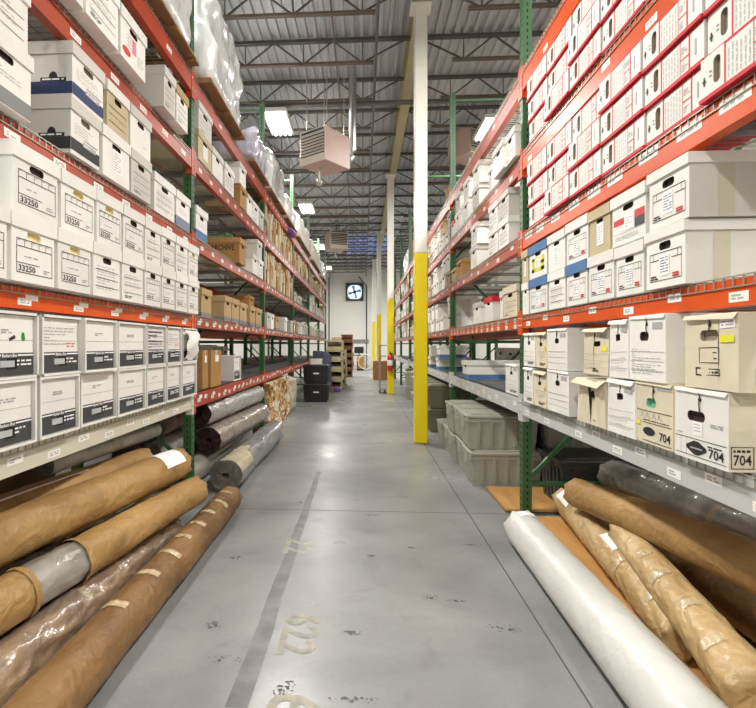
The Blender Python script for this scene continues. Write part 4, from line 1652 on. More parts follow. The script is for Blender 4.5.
# -------------------------------------------------------------- right boxes
XB = XR - .045
z0 = dz(RTOP, 0); hb = .256
row(1, XB, z0, [
    (674.5, 729, 'b704', 'open white file box printed 704 at the right edge, lower row', {'cat': 'file box', 'h': .255}),
    (636, 673.5, 't704', 'cream file box printed 704 with a yellow dot, lower row', {'h': .258, 'X': XB + .01}),
    (607.5, 635, 'sheet_torn', 'white file box with a torn bottom edge left of the cream 704 box', {'h': .25}),
    (577, 606, 'crushed', 'crushed cream file box sagging open, lower row, right lowest shelf', {'h': .235}),
    (547.3, 569, 'open_white', 'plain white file box with a long bare side, lower of two', {'h': .256}),
    (533.5, 546.5, 'open_yellow', 'crumpled cream file box with a yellow mark, second from the right upright', {'h': .235}),
    (523.6, 533, 'open_small', 'white file box touching the right green upright, lower row', {'h': .25}),
], 'file box', hb)
row(1, XB, z0 + .2595, [
    (684.5, 739, 'bigtan', 'large worn cream file box with yellow sticker standing on the white 704 box', {'h': .255, 'd': 1}),
    (629.5, 666, 'sheet', 'clean white file box with a printed sheet front above the cream 704 box', {'h': .275}),
    (609.5, 628.5, 'sheet_torn', 'narrow white file box with a ragged hand hole, upper row', {'h': .265}),
    (583.5, 608, 'crumple', 'creased cream file box with a yellow sticker and string, upper row', {'h': .235}),
    (547.3, 567.5, 'open_white', 'plain white file box with a long bare side, upper of two', {'h': .25}),
    (535.5, 546.8, 'open_yellow', 'narrow crumpled file box, second from the upright, upper row', {'h': .235}),
    (523.6, 535, 'open_small', 'white file box touching the right green upright, upper row', {'h': .235}),
], 'file box', hb)

XB = XR - .005
z0 = dz(RTOP, 1)
row(1, XB, z0, [
    (645.5, 687, 'form_big', 'large white lidded box with red marks, lower of two, right second shelf', {'h': .237, 'X': XB - .02}),
    (615.5, 645, 'form', 'white lidded box with a brown-green hand hole below the red-labelled box', {'h': .232}),
    (588.5, 615, 'form', 'white lidded box with a red mark below the beige box', {'h': .238}),
    (566.5, 588, 'bluelid', 'white box with a blue lid below a plain white one, right second shelf', {'h': .24}),
    (548.6, 566, 'lines2', 'white lidded box right of the lower blue-lidded pair', {'h': .235}),
    (529.5, 548, 'bluelid', 'white box with a blue lid under the yellow-drawn box', {'h': .24}),
    (522.4, 529, 'white_label', 'narrow white box by the upright, lower row, right second shelf', {'h': .235}),
], 'box', .237)
row(1, XB, z0 + .2415, [
    (648.3, 691, 'form_big', 'large white lidded box with red marks, upper of two, right second shelf', {'h': .237, 'X': XB - .02}),
    (611.5, 647, 'redblack', 'white lidded box with red and black printed label', {'h': .237}),
    (589.5, 611, 'beige_label', 'beige box with a tall white label, right second shelf'),
    (566.3, 589, 'form', 'white lidded box with a grey edge standing on a blue-lidded box', {'h': .243}),
    (548, 565.8, 'white_label', 'white box with a slot-shaped label right of the yellow-drawn box'),
    (529, 547.6, 'bluelime', 'blue-lidded white box with a large yellow drawing, right second shelf'),
    (522, 528.6, 'beige_label', 'beige box with a white label beside the upright, right second shelf'),
], 'box', .235)

# red-edged cartons, three rows on the third and fourth shelves
yA, yB = YX(706, XR), YX(645.5, XR)
P = yB - yA
for lv, hh in ((2, .157), (3, .153)):
    for rr in range(3):
        c = 0
        y = yA - P
        while y + P < RY[1] + .1:
            z = dz(RTOP, lv) + .003 + rr * (hh + .0015)
            u = dict(zip(range(3), ('bottom', 'middle', 'top')))[rr]
            place('red%d' % ((c + rr) % 4), 1, y, y + P, z, 'red-edged white carton, %s row, right %s shelf, %s from the near end' % (u, ['third', 'fourth'][lv - 2], ORD[c]),
                  'carton', XR - .01 + .008 * ((c * 7 + rr * 3) % 4) - .01, 'red-edged cartons on the right %s shelf' % ['third', 'fourth'][lv - 2], hh, gap=.008)
            y += P; c += 1

# second bay, right
XB = XR + .0
row(1, XB, dz(RTOP, 1), [
    (503.5, 517.5, 'cream', 'pale cream lidded box past the upright, right second shelf', {'h': .26}),
    (484.5, 499.8, 'redlid', 'white box with a bright red lid, right second shelf', {'h': .235}),
    (473.5, 484, 'plain', 'white box left of the red-lidded box', {'h': .22}),
    (500.3, 503, 'plain', 'thin white box between the red-lidded and cream boxes', {'h': .24}),
], 'box', .25)
row(1, XB, dz(RTOP, 2), [
    (498.5, 516, 'lines2', 'white box past the red cartons, lower of two, right third shelf'),
    (488.5, 498, 'lines', 'second white box past the red cartons, lower row, right third shelf'),
    (470.5, 488, 'plain', 'white box with long side, lower of two, right third shelf'),
    (457, 470, 'brown2', 'single brown lidded box, second bay, right third shelf', {'h': .22}),
    (451.5, 456.5, 'brown', 'tan box tucked by the second upright, right third shelf', {'h': .17}),
], 'box', .236)
row(1, XB, dz(RTOP, 2) + .238, [
    (498.5, 515.5, 'plain2', 'white box past the red cartons, upper of two, right third shelf'),
    (489, 498, 'lines', 'second white box past the red cartons, upper row, right third shelf'),
    (471, 488.5, 'lines2', 'white box with long side, upper of two, right third shelf'),
], 'box', .234)
row(1, XB, dz(RTOP, 3), [
    (504.8, 515.6, 'lines', 'overhanging white box next to the red cartons, right fourth shelf', {'X': XR - .04}),
    (493, 503.8, 'plain', 'overhanging white box left of another, right fourth shelf', {'X': XR - .06}),
    (488.5, 492.5, 'lines2', 'narrow white box behind the overhanging pair, right fourth shelf'),
    (472.5, 488, 'plain2', 'pale box with long side, lower of two, right fourth shelf'),
    (463, 472, 'lines', 'white box, lower row near the second upright, right fourth shelf'),
    (455.2, 462.5, 'form', 'white box with a printed form by the second upright, fourth shelf'),
    (451.2, 454.6, 'redlid', 'small red and white box at the second upright, right fourth shelf', {'h': .2}),
], 'box', .236)
row(1, XB, dz(RTOP, 3) + .238, [
    (473, 488, 'plain', 'pale box with long side, upper of two, right fourth shelf'),
    (463.5, 472, 'lines2', 'white box, upper row near the second upright, right fourth shelf'),
    (455.5, 463, 'plain2', 'upper white box beside the second upright, right fourth shelf'),
], 'box', .234)
row(1, XB + .02, dz(RTOP, 0), [
    (505.5, 517.8, 'open_small', 'upright white box beside the blue-bottomed box, right lowest shelf', {'h': .25, 'cat': 'file box', 'd': .7}),
    (462.5, 468.5, 'blueband', 'long white box with a blue bottom on the grey shelf', {'h': .22, 'd': 1.6}),
    (436, 446.2, 'blueband', 'white and blue box on the grey shelf left of the upright', {'h': .2}),
    (428.5, 435.5, 'blueband', 'white and blue box beside the yellow column, on the grey shelf', {'h': .2}),
], 'box', .24)
row(1, XB + .0, dz(RTOP, 0) + .203, [
    (437, 446, 'blueband', 'upper white and blue box on the grey shelf left of the upright', {'h': .2}),
    (429, 436, 'plain2', 'upper white box beside the yellow column, on the grey shelf', {'h': .2}),
], 'box', .2)
# boxes on the rack behind, seen through
rf = random.Random(25)
y = RY[1] + .2; k = 0
while y < RY[3] and k < 9:
    w = .62
    if any(y - .06 < Q < y + w + .06 for Q in RY):
        y += .1; continue
    place('blueband', 1, y, y + w, dz(RTOP, 0), 'wide white and blue box on the rack behind the right rack, %s from near' % ORD[k], 'box', XR + 1.32, None, .36)
    y += w + .03; k += 1

rf = random.Random(35)
for bay in (0, 1, 2):
    for lv, two, kinds in ((1, .3, ['plain', 'plain2', 'lines', 'cream']), (2, .75, ['plain', 'plain2', 'lines', 'lines2']), (3, .8, ['plain', 'plain2', 'lines', 'brown'])):
        ya = RY[3] + .1 if bay == 0 else RY[3 + bay] + .1
        fill(1, XR + .02, RTOP, lv, ya, RY[4 + bay] - .1 if 4 + bay < len(RY) else ya + 2.8, kinds, (.21, .235), rf, deep(['lowest', 'second', 'third', 'fourth'][lv], bay, 'right'), two=two, density=.9)
# third bay tail (beyond the boxes placed above, hidden partly by the column)
for lv in (1, 2, 3):
    ya = RY[2] + .1
    fill(1, XR + .02, RTOP, lv, ya, RY[3] - .1, ['plain', 'lines', 'brown', 'plain2'], (.21, .235), rf, deep(['lowest', 'second', 'third', 'fourth'][lv], 3, 'right'), two=.7, density=.95)
# tall carton on the top shelf
pa = onY(395, 248, 15.0); 
t = thing('tall_carton', 'large flat brown carton standing on the right top shelf', 'carton', (XR + .06, 14.3, RTOP[4] + DK), pi)
mb = MB(); mb.box(-.85, 0, -.24, .24, 0, .72, 'brown_card'); mb.build('body', t)
mb = MB(); mb.box(-.85, .001, -.03, .03, .719, .722, 'tape_worn'); mb.build('packing_tape', t)
t = thing('tall_carton', 'small brown carton on the right top shelf beside the green upright', 'carton', (XR + .05, 7.95, RTOP[4] + DK), pi)
mb = MB(); mb.box(-.3, 0, -.14, .14, 0, .26, 'brown_card'); mb.build('body', t)
mb = MB(); mb.box(-.3, .001, -.02, .02, .259, .262, 'tape_worn'); mb.build('packing_tape', t)
# ------------------------------------------------------------------- rolls
def roll(name, label, cat, p0, p1, r0, r1, m, seed, wr=.05, ends='paper', bands=(), film=False, sheet=None, bend=None, endmat='carpet_dark',
         group=None, nr=110, nc=56, flat=.0, exposed=None, sheetmat='paper_white'):
    p0 = Vector(p0); p1 = Vector(p1)
    L = (p1 - p0).length
    d = (p1 - p0) / L
    base = Vector(((p0.x + p1.x) / 2, (p0.y + p1.y) / 2, min(p0.z - r0, p1.z - r1)))
    t = thing(name, label, cat, base, 0, group)
    e = d.cross(Vector((0, 0, 1))).normalized(); g = e.cross(d)
    off = Vector((seed * 7.3, seed * 3.7, seed * 1.9))
    def axis(s):
        c = p0 + (p1 - p0) * s - base
        if bend:
            c = c + Vector(bend) * math.sin(pi * s)
        return c
    def rad(s, a):
        r = r0 + (r1 - r0) * s
        z = s * L
        big = .5 + .5 * noise.noise(Vector((math.cos(a) * 1.1, math.sin(a) * 1.1, z * 2.4)) + off)
        sp = a + z * 2.6
        w1 = 1 - abs(noise.noise(Vector((math.cos(sp) * 2.0, math.sin(sp) * 2.0, z * 4.0)) + off * 2)) * 2.2
        sp2 = a - z * 3.4
        w2 = 1 - abs(noise.noise(Vector((math.cos(sp2) * 3.4, math.sin(sp2) * 3.4, z * 8.)) + off)) * 2.2
        n3 = noise.noise(Vector((math.cos(a) * 7, math.sin(a) * 7, z * 16)) + off)
        k = 1 - wr * (.75 * big + .5 * (1 - w1) * .5 + .3 * (1 - w2) * .5 + .14 * n3)
        return r * k
    def pt(s, a, o=0.):
        r = rad(s, a) + o
        return axis(s) + e * (r * math.cos(a)) + g * (r * math.sin(a))
    def surf(mb, s0, s1, a0, a1, ns, na, mm, o=0., closed=False):
        vs = []; fs = []
        cols = na if closed else na + 1
        for i in range(ns + 1):
            for k in range(cols):
                vs.append(pt(s0 + (s1 - s0) * i / ns, a0 + (a1 - a0) * k / na, o))
        for i in range(ns):
            for k in range(na):
                k2 = (k + 1) % cols if closed else k + 1
                fs.append((i * cols + k, i * cols + k2, (i + 1) * cols + k2, (i + 1) * cols + k))
        mb.add(vs, fs, mm, True)
    mb = MB()
    if exposed:
        s0, s1 = exposed
        surf(mb, 0, s0, 0, 2 * pi, int(nr * s0) + 2, nc, m, 0, True)
        surf(mb, s1, 1, 0, 2 * pi, int(nr * (1 - s1)) + 2, nc, m, 0, True)
    else:
        surf(mb, 0, 1, 0, 2 * pi, nr, nc, m, 0, True)
    # ends
    def cap(mb, s, sg, prof, mm):
        vs = []; fs = []
        for (k, o) in prof:
            for j in range(nc):
                a = 2 * pi * j / nc
                r = rad(s, a) * k
                o2 = o + (.012 * noise.noise(Vector((math.cos(a) * 2 + k * 3, math.sin(a) * 2, seed))) if ends == 'roll' and k < .99 else 0)
                if ends == 'paper' and 0 < k < 1:
                    r *= 1 + .12 * math.sin(a * 7 + seed)
                vs.append(axis(s) + e * (r * math.cos(a)) + g * (r * math.sin(a)) + d * (sg * o2))
        for i in range(len(prof) - 1):
            for j in range(nc):
                j2 = (j + 1) % nc
                f = (i * nc + j, i * nc + j2, (i + 1) * nc + j2, (i + 1) * nc + j)
                fs.append(f if sg < 0 else f[::-1])
        mb.add(vs, fs, mm, ends == 'paper')
    if ends == 'paper':
        for s, sg in ((0, -1), (1, 1)):
            cap(mb, s, sg, ((1, 0), (.93, .022), (.6, .03), (.25, .012), (0.01, .006)), m)
    mb.build('paper_wrap' if ends == 'paper' else 'wrap', t)
    if exposed:
        s0, s1 = exposed
        mb = MB(); surf(mb, s0 - .015, s1 + .015, 0, 2 * pi, 14, nc, 'grey_film', -.006, True)
        mb.build('bare_middle', t)
        for (sa, sb) in ((s0 - .012, s0 + .002), (s1 - .002, s1 + .012)):
            mb = MB(); surf(mb, sa, sb, 0, 2 * pi, 2, nc, m, .006, True)
            mb.build('torn_paper_edge', t)
    if ends == 'roll':
        for s, sg in ((0, -1), (1, 1)):
            mb = MB()
            prof = [(1, 0), (.97, .004)]
            k = .95
            while k > .3:
                prof += [(k, .004), (k - .012, -.012), (k - .03, -.012), (k - .04, .004)]
                k -= .085
            prof += [(.24, .004), (.23, -.06), (.01, -.06)]
            cap(mb, s, sg, prof, endmat)
            mb.build('rolled_end', t)
    for s in bands:
        rr = random.Random(int(s * 1000) + seed)
        a0 = math.radians(rr.uniform(15, 70) + (60 if p0.x > 0 else 0)); a1 = a0 + math.radians(rr.uniform(45, 85))
        mb = MB(); surf(mb, s - .02 / L * 1.2, s + .02 / L * 1.2, a0, a1, 3, 14, 'clear_tape', .0025)  # short pale tape patches, shaped after the tape's broken glints
        mb.build('tape_band', t)
    if film:
        mb = MB(); surf(mb, .002, .998, 0, 2 * pi, nr, nc, 'clear_film', .005, True); mb.build('clear_wrap', t)
    if sheet:
        for (s0, s1, a0, a1) in sheet:
            mb = MB(); surf(mb, s0, s1, math.radians(a0), math.radians(a1), 10, 10, sheetmat, .008 if film else .004); mb.build('paper_label' if sheetmat == 'paper_white' else 'loose_wrap', t)
    return t

# angle convention: 0 = e direction (d x up). For rolls running away from the camera e points to +X, 90 = up.
K = lambda u, v, zp, fr=1: None
# --- left pile
roll('kraft_roll', 'lowest brown-paper roll along the aisle edge, tied with clear tape bands', 'roll', (-1.06, 1.15, .112), (-1.05, 4.02, .108), .112, .104, 'kraft_dark', 1, wr=.12, bands=(.35, .46, .55, .63, .71, .79, .87, .95))
roll('kraft_roll', 'plastic-covered brown roll lying beside the lowest tape-banded roll', 'roll', (-1.31, 1.2, .125), (-1.262, 3.32, .108), .12, .098, 'kraft_film', 2, wr=.24, film=True, bands=(.5, .7), bend=(0, 0, .01))
roll('kraft_roll', 'crumpled dark brown roll wedged behind the plastic-covered roll', 'roll', (-1.56, 1.2, .13), (-1.53, 3.6, .13), .128, .12, 'kraft_dark', 3, wr=.14)
roll('kraft_roll', 'brown roll with its grey film middle bared between torn paper', 'roll', (-1.47, 1.35, .325), (-1.16, 3.5, .315), .108, .103, 'kraft_paper', 4, wr=.12, exposed=(.30, .44))
roll('kraft_roll', 'topmost tan roll with a white paper sheet at its far end', 'roll', (-1.64, 1.45, .50), (-1.28, 3.5, .50), .118, .113, 'kraft_paper', 5, wr=.14, sheet=((.86, .97, 20, 110),))
roll('kraft_roll', 'tan roll behind the topmost one, with a long glint painted white', 'roll', (-1.9, 1.4, .49), (-1.55, 3.55, .50), .11, .1, 'kraft_paper', 6, wr=.08, sheet=((.35, .72, 62, 68),))  # thin white sheet paints a glint along the roll
roll('kraft_roll', 'dark brown roll at the back of the left pile under the beam', 'roll', (-2.14, 1.4, .48), (-2.08, 3.2, .48), .11, .105, 'kraft_dark', 7, wr=.08)
for i, (x, z) in enumerate(((-1.82, .13), (-2.08, .13), (-1.95, .31))):
    roll('kraft_roll', 'dark brown roll buried under the left pile, %s layer, %s' % ('bottom' if i < 2 else 'second', ('nearer the aisle', 'at the back', 'in the middle')[i]), 'roll', (x, 1.4, z), (x, 3.5, z), (.115 if i < 2 else .085), (.11 if i < 2 else .08), 'kraft_dark', 20 + i, wr=.06, nr=24, nc=24)
roll('film_roll', 'small shiny film-wrapped roll tip showing behind the tan rolls', 'roll', (-1.72, 2.7, .665), (-1.62, 3.95, .655), .062, .058, 'silver_film', 8, wr=.14, ends='roll', endmat='carpet_grey', nr=30, nc=24)
# wrapped carpets under the second bay
roll('carpet_roll', 'blue-grey plastic-wrapped carpet roll lying lowest and nearest the aisle', 'roll', (-1.21, 4.5, .16), (-1.2, 7.0, .155), .16, .155, 'blue_grey_film', 9, wr=.2, ends='roll', endmat='carpet_grey', film=True, sheet=((.0, .2, 15, 110), (.18, .27, 60, 100)), sheetmat='carpet_beige')
roll('carpet_roll', 'reddish plastic-wrapped carpet roll in the middle of the pile', 'roll', (-1.50, 4.95, .39), (-1.42, 7.1, .385), .14, .135, 'rose_film', 10, wr=.15, ends='roll', endmat='carpet_dark', film=True)
roll('carpet_roll', 'silvery plastic-wrapped carpet roll on top of the pile under the beam', 'roll', (-1.57, 4.9, .652), (-1.47, 7.1, .645), .125, .12, 'silver_film', 11, wr=.15, ends='roll', endmat='carpet_dark', film=True)
for i, (x, y0, z, r, m) in enumerate(((-1.62, 4.5, .135, .125, 'grey_film'), (-1.90, 4.4, .14, .13, 'silver_film'), (-1.82, 4.35, .375, .1, 'silver_film'), (-2.1, 4.4, .36, .1, 'rose_film'), (-1.86, 4.5, .60, .12, 'rose_film'), (-2.15, 4.5, .59, .12, 'grey_film'))):
    roll('carpet_roll', ['grey wrapped roll with open end beside the green upright at floor level', 'silver wrapped roll at floor level behind the green upright',
                         'thin silver wrapped roll halfway up behind the green upright', 'thin reddish wrapped roll at the back behind the green upright',
                         'reddish wrapped roll high behind the green upright', 'grey wrapped roll high at the back behind the green upright'][i], 'roll', (x, y0, z), (x + .02, 6.9, z), r, r * .97, m, 30 + i, wr=.08, ends='roll',
         endmat='carpet_grey' if i % 2 == 0 else 'carpet_dark', nr=30, nc=24)
for i, (x, z) in enumerate(((-1.75, .7), (-2.0, .69), (-2.28, .7))):
    pass

# --- right pile
mb = MB(); mb.box(1.16, 2.3, 1.0, 3.98, .012, .03, 'plywood'); mb.box(1.18, 2.3, 1.02, 3.96, 0, .012, 'box_dark')
tag(mb.build('plywood_sheet'), 'plywood sheet on the floor under the right-hand rolls', 'plywood sheet')
mb = MB(); mb.box(1.12, 2.3, 4.14, 4.8, .012, .03, 'plywood'); mb.box(1.15, 2.3, 4.16, 4.78, 0, .012, 'box_dark')
tag(mb.build('plywood_sheet'), 'shorter plywood sheet on the floor beside the green upright', 'plywood sheet')
roll('white_film_roll', 'smooth white plastic-wrapped roll on the concrete at the right aisle edge', 'roll', (1.015, 1.1, .13), (1.045, 3.46, .118), .13, .118, 'white_film', 12, wr=.04, sheet=((.955, .99, 60, 110),))
roll('kraft_roll', 'light tan roll with white labels lying beside the white roll', 'roll', (1.31, 2.2, .125), (1.52, 3.97, .15), .1, .108, 'kraft_light', 13, wr=.2, film=False, bands=(.1, .3, .62), sheet=((.82, .97, 95, 150), (.36, .48, 70, 125)), bend=(.0, 0, .01))
roll('kraft_roll', 'thick light tan roll with tape bands, its folded end toward the camera', 'roll', (1.255, 1.74, .2), (1.43, 2.95, .285), .106, .075, 'kraft_light', 14, wr=.17, bands=(.12, .3, .5, .66), bend=(0, 0, .01))
roll('kraft_roll', 'long dark tan roll lying across the top of the right pile', 'roll', (1.57, 1.25, .50), (1.415, 3.5, .345), .105, .1, 'kraft_paper', 15, wr=.11, bend=(.0, 0, .02))
roll('grey_film_roll', 'long grey plastic-wrapped roll at the back of the right pile', 'roll', (1.86, 1.4, .47), (1.86, 3.97, .35), .115, .112, 'grey_film', 16, wr=.07, film=True, bands=(.33, .52), sheet=())
roll('kraft_roll', 'tan roll half hidden under the right pile', 'roll', (1.66, 1.3, .155), (1.76, 3.9, .15), .112, .105, 'kraft_dark', 17, wr=.12)
roll('kraft_roll', 'dark roll buried at the back of the right pile on plywood', 'roll', (1.96, 1.5, .155), (1.99, 3.97, .15), .12, .115, 'kraft_dark', 18, wr=.05, nr=24, nc=24)

# ---------------------------------------------------------- wrapped pallets
def blob(mb, x0, x1, y0, y1, z0, z1, m, seed, amp=.05, n=14, rnd_=.12, topvar=.12):
    cx, cy, cz = (x0 + x1) / 2, (y0 + y1) / 2, (z0 + z1) / 2
    hx, hy, hz_ = (x1 - x0) / 2, (y1 - y0) / 2, (z1 - z0) / 2
    off = Vector((seed * 5.1, seed * 2.3, seed))
    for ax in range(3):
        for sg in (-1, 1):
            vs = []; fs = []
            for i in range(n + 1):
                for j in range(n + 1):
                    a, b = -1 + 2 * i / n, -1 + 2 * j / n
                    p = [0, 0, 0]; p[ax] = sg; p[(ax + 1) % 3] = a; p[(ax + 2) % 3] = b
                    v = Vector(p)
                    # rounded box
                    q = Vector((v.x * hx, v.y * hy, v.z * hz_))
                    inner = Vector((max(-hx + rnd_, min(hx - rnd_, q.x)), max(-hy + rnd_, min(hy - rnd_, q.y)), max(-hz_ + rnd_, min(hz_ - rnd_, q.z))))
                    dl = q - inner
                    if dl.length > 1e-6:
                        q = inner + dl.normalized() * rnd_
                    nn = noise.noise_vector(q * 3.2 + off) * amp + noise.noise_vector(q * 8 + off) * amp * .55
                    f = min(1, (v.z + 1) * 1.2)
                    q = q + nn * f
                    if v.z > .2:
                        q.z += topvar * noise.noise(Vector((q.x * 2.2, q.y * 2.2, seed))) * (v.z - .2) * 1.2
                    q.z = max(q.z, -hz_)
                    vs.append((q.x + cx, q.y + cy, q.z + cz))
            for i in range(n):
                for j in range(n):
                    f = (i * (n + 1) + j, (i + 1) * (n + 1) + j, (i + 1) * (n + 1) + j + 1, i * (n + 1) + j + 1)
                    fs.append(f if sg > 0 else f[::-1])
            mb.add(vs, fs, m, True)
    return mb

def load(label, Ya, Yb, h, m, seed, ox=.09, cat='pallet load', name='wrapped_pallet_load'):
    t = thing(name, label, cat, (-XL + ox, (Ya + Yb) / 2, LTOP[4] + DK))
    w = (Yb - Ya) / 2
    mb = MB()
    for k in range(7):
        x = -1.04 + .15 * k
        mb.box(x, x + .13, -w, w, .026, .044, 'pallet_wood')
    for y in (-w, -.045, w - .09):
        mb.box(-1.04, .0, y, y + .09, 0, .026, 'pallet_wood')
    mb.build('pallet', t)
    mb = blob(MB(), -1.0, -.02, -w + .04, w - .04, .046, h, m, seed, n=26, amp=.06)
    mb.build('plastic_wrap', t)
load('plastic-wrapped pale green pallet load, nearest on the left top shelf', 2.2, 3.2, 1.2, 'wrap_green', 1)
load('milky plastic-wrapped pallet load just before the nearest green upright', 3.25, 4.2, 1.15, 'wrap_white', 2)
load('tall white plastic-wrapped pallet load just past the nearest upright', 4.46, 5.75, .9, 'wrap_white', 3, ox=.12)
load('violet-tinted plastic-wrapped pallet load, fourth on the left top shelf', 6.4, 7.42, .52, 'wrap_violet', 4)
load('crinkled white pallet load past the second upright, left top shelf', 7.66, 9.1, .74, 'wrap_white', 5)
load('low plastic-wrapped pallet load in the third bay, left top shelf', 9.3, 10.55, .46, 'wrap_white', 6)
load('white sheeted load in the fourth bay, left top shelf', 10.9, 13.4, .56, 'cloth_white', 7, name='sheeted_load')
load('white sheeted load near the far end of the left top shelf', 14.2, 16.6, .62, 'cloth_white', 8, name='sheeted_load')
load('farthest white load on the left top shelf', 17.3, 19.3, .6, 'wrap_white', 9)
mb = blob(MB(), -.09, .05, -.28, .28, 0, .085, 'cloth_purple', 4, n=10, amp=.03, rnd_=.06)
o = mb.build('purple_bundle', loc=(-XL + .05, 10.05, LTOP[3] + DK + .50)); tag(o, 'purple cloth bundle on the tan bundles below the left top shelf', 'bundle')
# right top shelf, deep, tented plastic
mb = blob(MB(), -.4, .4, -.7, .7, 0, .8, 'wrap_white', 14, n=12)
o = mb.build('plastic_wrapped_load', loc=(XR + .5, 16.25, RTOP[4] + DK)); tag(o, 'white plastic-wrapped load far along the right top shelf', 'load')

# pale wrapped stack on the floor, third bay end
pw = onZ(298, 421, 0)
mb = blob(MB(), -.55, 0, -.34, .34, 0, .70, 'wrap_tan', 10, n=18, amp=.05, topvar=.03)
o = mb.build('wrapped_stack', loc=(-XL + .08, 10.2, 0)); tag(o, 'pale wrapped stack on the floor left of the black totes', 'stack')

# ------------------------------------------------------------------- totes
def tote(mb_m, w, d, h, lid=True, latch=True):
    root = empty_root('tote')
    mb = MB()
    tp = .02
    n = 5
    # tapered body with ribs
    def ring(z, k):
        a, b = w / 2 - tp * (1 - k), d / 2 - tp * (1 - k)
        return [(b, -a, z), (b, a, z), (-b, a, z), (-b, -a, z)]
    lo, hi = ring(0, 0), ring(h - .05, 1)
    mb.add(lo + hi, [(0, 1, 5, 4), (1, 2, 6, 5), (2, 3, 7, 6), (3, 0, 4, 7), (3, 2, 1, 0)], mb_m)
    for k in range(n):
        f = -1 + 2 * (k + .5) / n
        for sx in (-1, 1):
            y = f * (w / 2 - .04)
            mb.bar((sx * (d / 2 - tp), y, .03), (sx * (d / 2 + .002), y, h - .06), .028, .03, mb_m, up=(1, 0, 0))
        for sy in (-1, 1):
            x = f * (d / 2 - .04)
            mb.bar((x, sy * (w / 2 - tp), .03), (x, sy * (w / 2 + .002), h - .06), .028, .03, mb_m, up=(0, 1, 0))
    mb.cbox(-d / 2 - .01, d / 2 + .01, -w / 2 - .01, w / 2 + .01, h - .085, h - .045, mb_m, .006)
    mb.build('bin', root)
    if lid:
        ml = MB()
        ml.cbox(-d / 2 - .018, d / 2 + .018, -w / 2 - .018, w / 2 + .018, h - .044, h - .012, mb_m, .008)
        ml.cbox(-d / 2 + .03, d / 2 - .03, -w / 2 + .03, w / 2 - .03, h - .014, h, mb_m, .004)
        ml.build('lid', root)
    if latch:
        for sx in (1, -1):
            mh = MB()
            x0, x1 = (d / 2 + .002, d / 2 + .02) if sx > 0 else (-d / 2 - .02, -d / 2 - .002)
            mh.cbox(x0, x1, -.05, .05, h - .15, h - .03, mb_m, .004)
            mh.build('handle', root)
    return root
TOTES = {}
def put_tote(key, m, x, y, z, w, d, h, label, group=None, rz=0.):
    if key not in TOTES:
        TOTES[key] = tote(m, w, d, h); o = TOTES[key]
    else:
        o = dup(TOTES[key])
    o.location = (x, y, z); o.rotation_euler = (0, 0, rz)
    tag(o, label, 'tote', group)
tw, td, thh = .40, .64, .335
y0 = 5.08
for k in range(5):
    put_tote('g', 'tote_grey', 1.01 + td / 2 + .02 * (k % 2), y0 + .445 * k, 0, tw, td, thh, 'grey plastic tote on the floor under the right shelf, %s from the near end' % ORD[k])
for k in range(3):
    put_tote('g', 'tote_grey', .99 + td / 2 + .015 * (k % 2), y0 + .05 + .44 * k, thh + .003, tw, td, thh, 'grey plastic tote stacked on the floor totes, %s from the near end' % ORD[k])
for k in range(3):
    put_tote('g', 'tote_grey', 1.72 + td / 2, y0 + .02 + .445 * k, 0, tw, td, thh, 'grey plastic tote in the back row beneath the shelf, %s from near' % ORD[k])
    put_tote('g', 'tote_grey', 1.72 + td / 2, y0 + .02 + .445 * k, thh + .003, tw, td, thh, 'grey plastic tote in the upper back row beneath the shelf, %s from near' % ORD[k])
put_tote('d', 'tote_dark', 1.86, 4.38, .031, .5, .62, .40, 'dark grey lidded tote on the plywood behind the green brace')
yy = 8.1
for k in range(4):
    put_tote('o', 'tote_olive', .98 + .33, yy + .56 * k, 0, .48, .62, .36, 'olive plastic tote past the yellow column, lower row, %s' % ORD[k])
    put_tote('o', 'tote_olive', .98 + .33, yy + .56 * k, .363, .48, .62, .36, 'olive plastic tote past the yellow column, upper row, %s' % ORD[k])
yy = 10.98
for k in range(5):
    m = ['g', 'o', 'c', 'g', 'o', 'g', 'c', 'g', 'g'][k]
    mm = {'g': 'tote_grey', 'o': 'tote_olive', 'c': 'tote_cream'}[m]
    put_tote(m, mm, 1.36 + .06 * (k % 3), yy + .58 * k, 0, .48 if m != 'g' else tw, .62 if m != 'g' else td, .36 if m != 'g' else thh, 'tote far under the right shelf, bottom row, %s past the olive ones' % ORD[k])
    put_tote(m, mm, 1.36 + .06 * (k % 3), yy + .58 * k, .366 if m != 'g' else .338, .48, .62, .36, 'tote far under the right shelf, top row, %s past the olive ones' % ORD[k])
# wide totes on the grey shelf deep
# black totes on the left
p = onZ(316, 403, 0)
for k in range(2):
    put_tote('b', 'black_plastic', -1.09, 12.1, .43 * k + (.003 if k else 0), .5, .56, .43, 'black ribbed tote at the left aisle edge, %s of two stacked' % ('lower', 'upper')[k])
    mb = MB(); mb.quad((-1.09 - .05, 12.1 - .268, .43 * k + .22), (-1.09 + .08, 12.1 - .268, .43 * k + .22), (-1.09 + .08, 12.1 - .272, .43 * k + .25), (-1.09 - .05, 12.1 - .272, .43 * k + .25), 'bright_label')
    lab_o = mb.build('paper_label')
    par = [o for o in COL.objects if o.get('label', '').startswith('black ribbed tote') and ('lower' if k == 0 else 'upper') in o['label']][0]
    lab_o.parent = par; lab_o.location = (1.09, -12.1, -par.location.z)
t = thing('small_grey_box', 'small grey box sitting on the stacked black totes', 'box', (-1.1, 12.1, .866))
mb = MB(); mb.cbox(-.14, .14, -.1, .1, 0, .1, 'grey_card', .006); mb.build('body', t)
mb = MB(); mb.cbox(-.145, .145, -.105, .105, .1, .13, 'grey_card', .006); mb.build('lid', t)

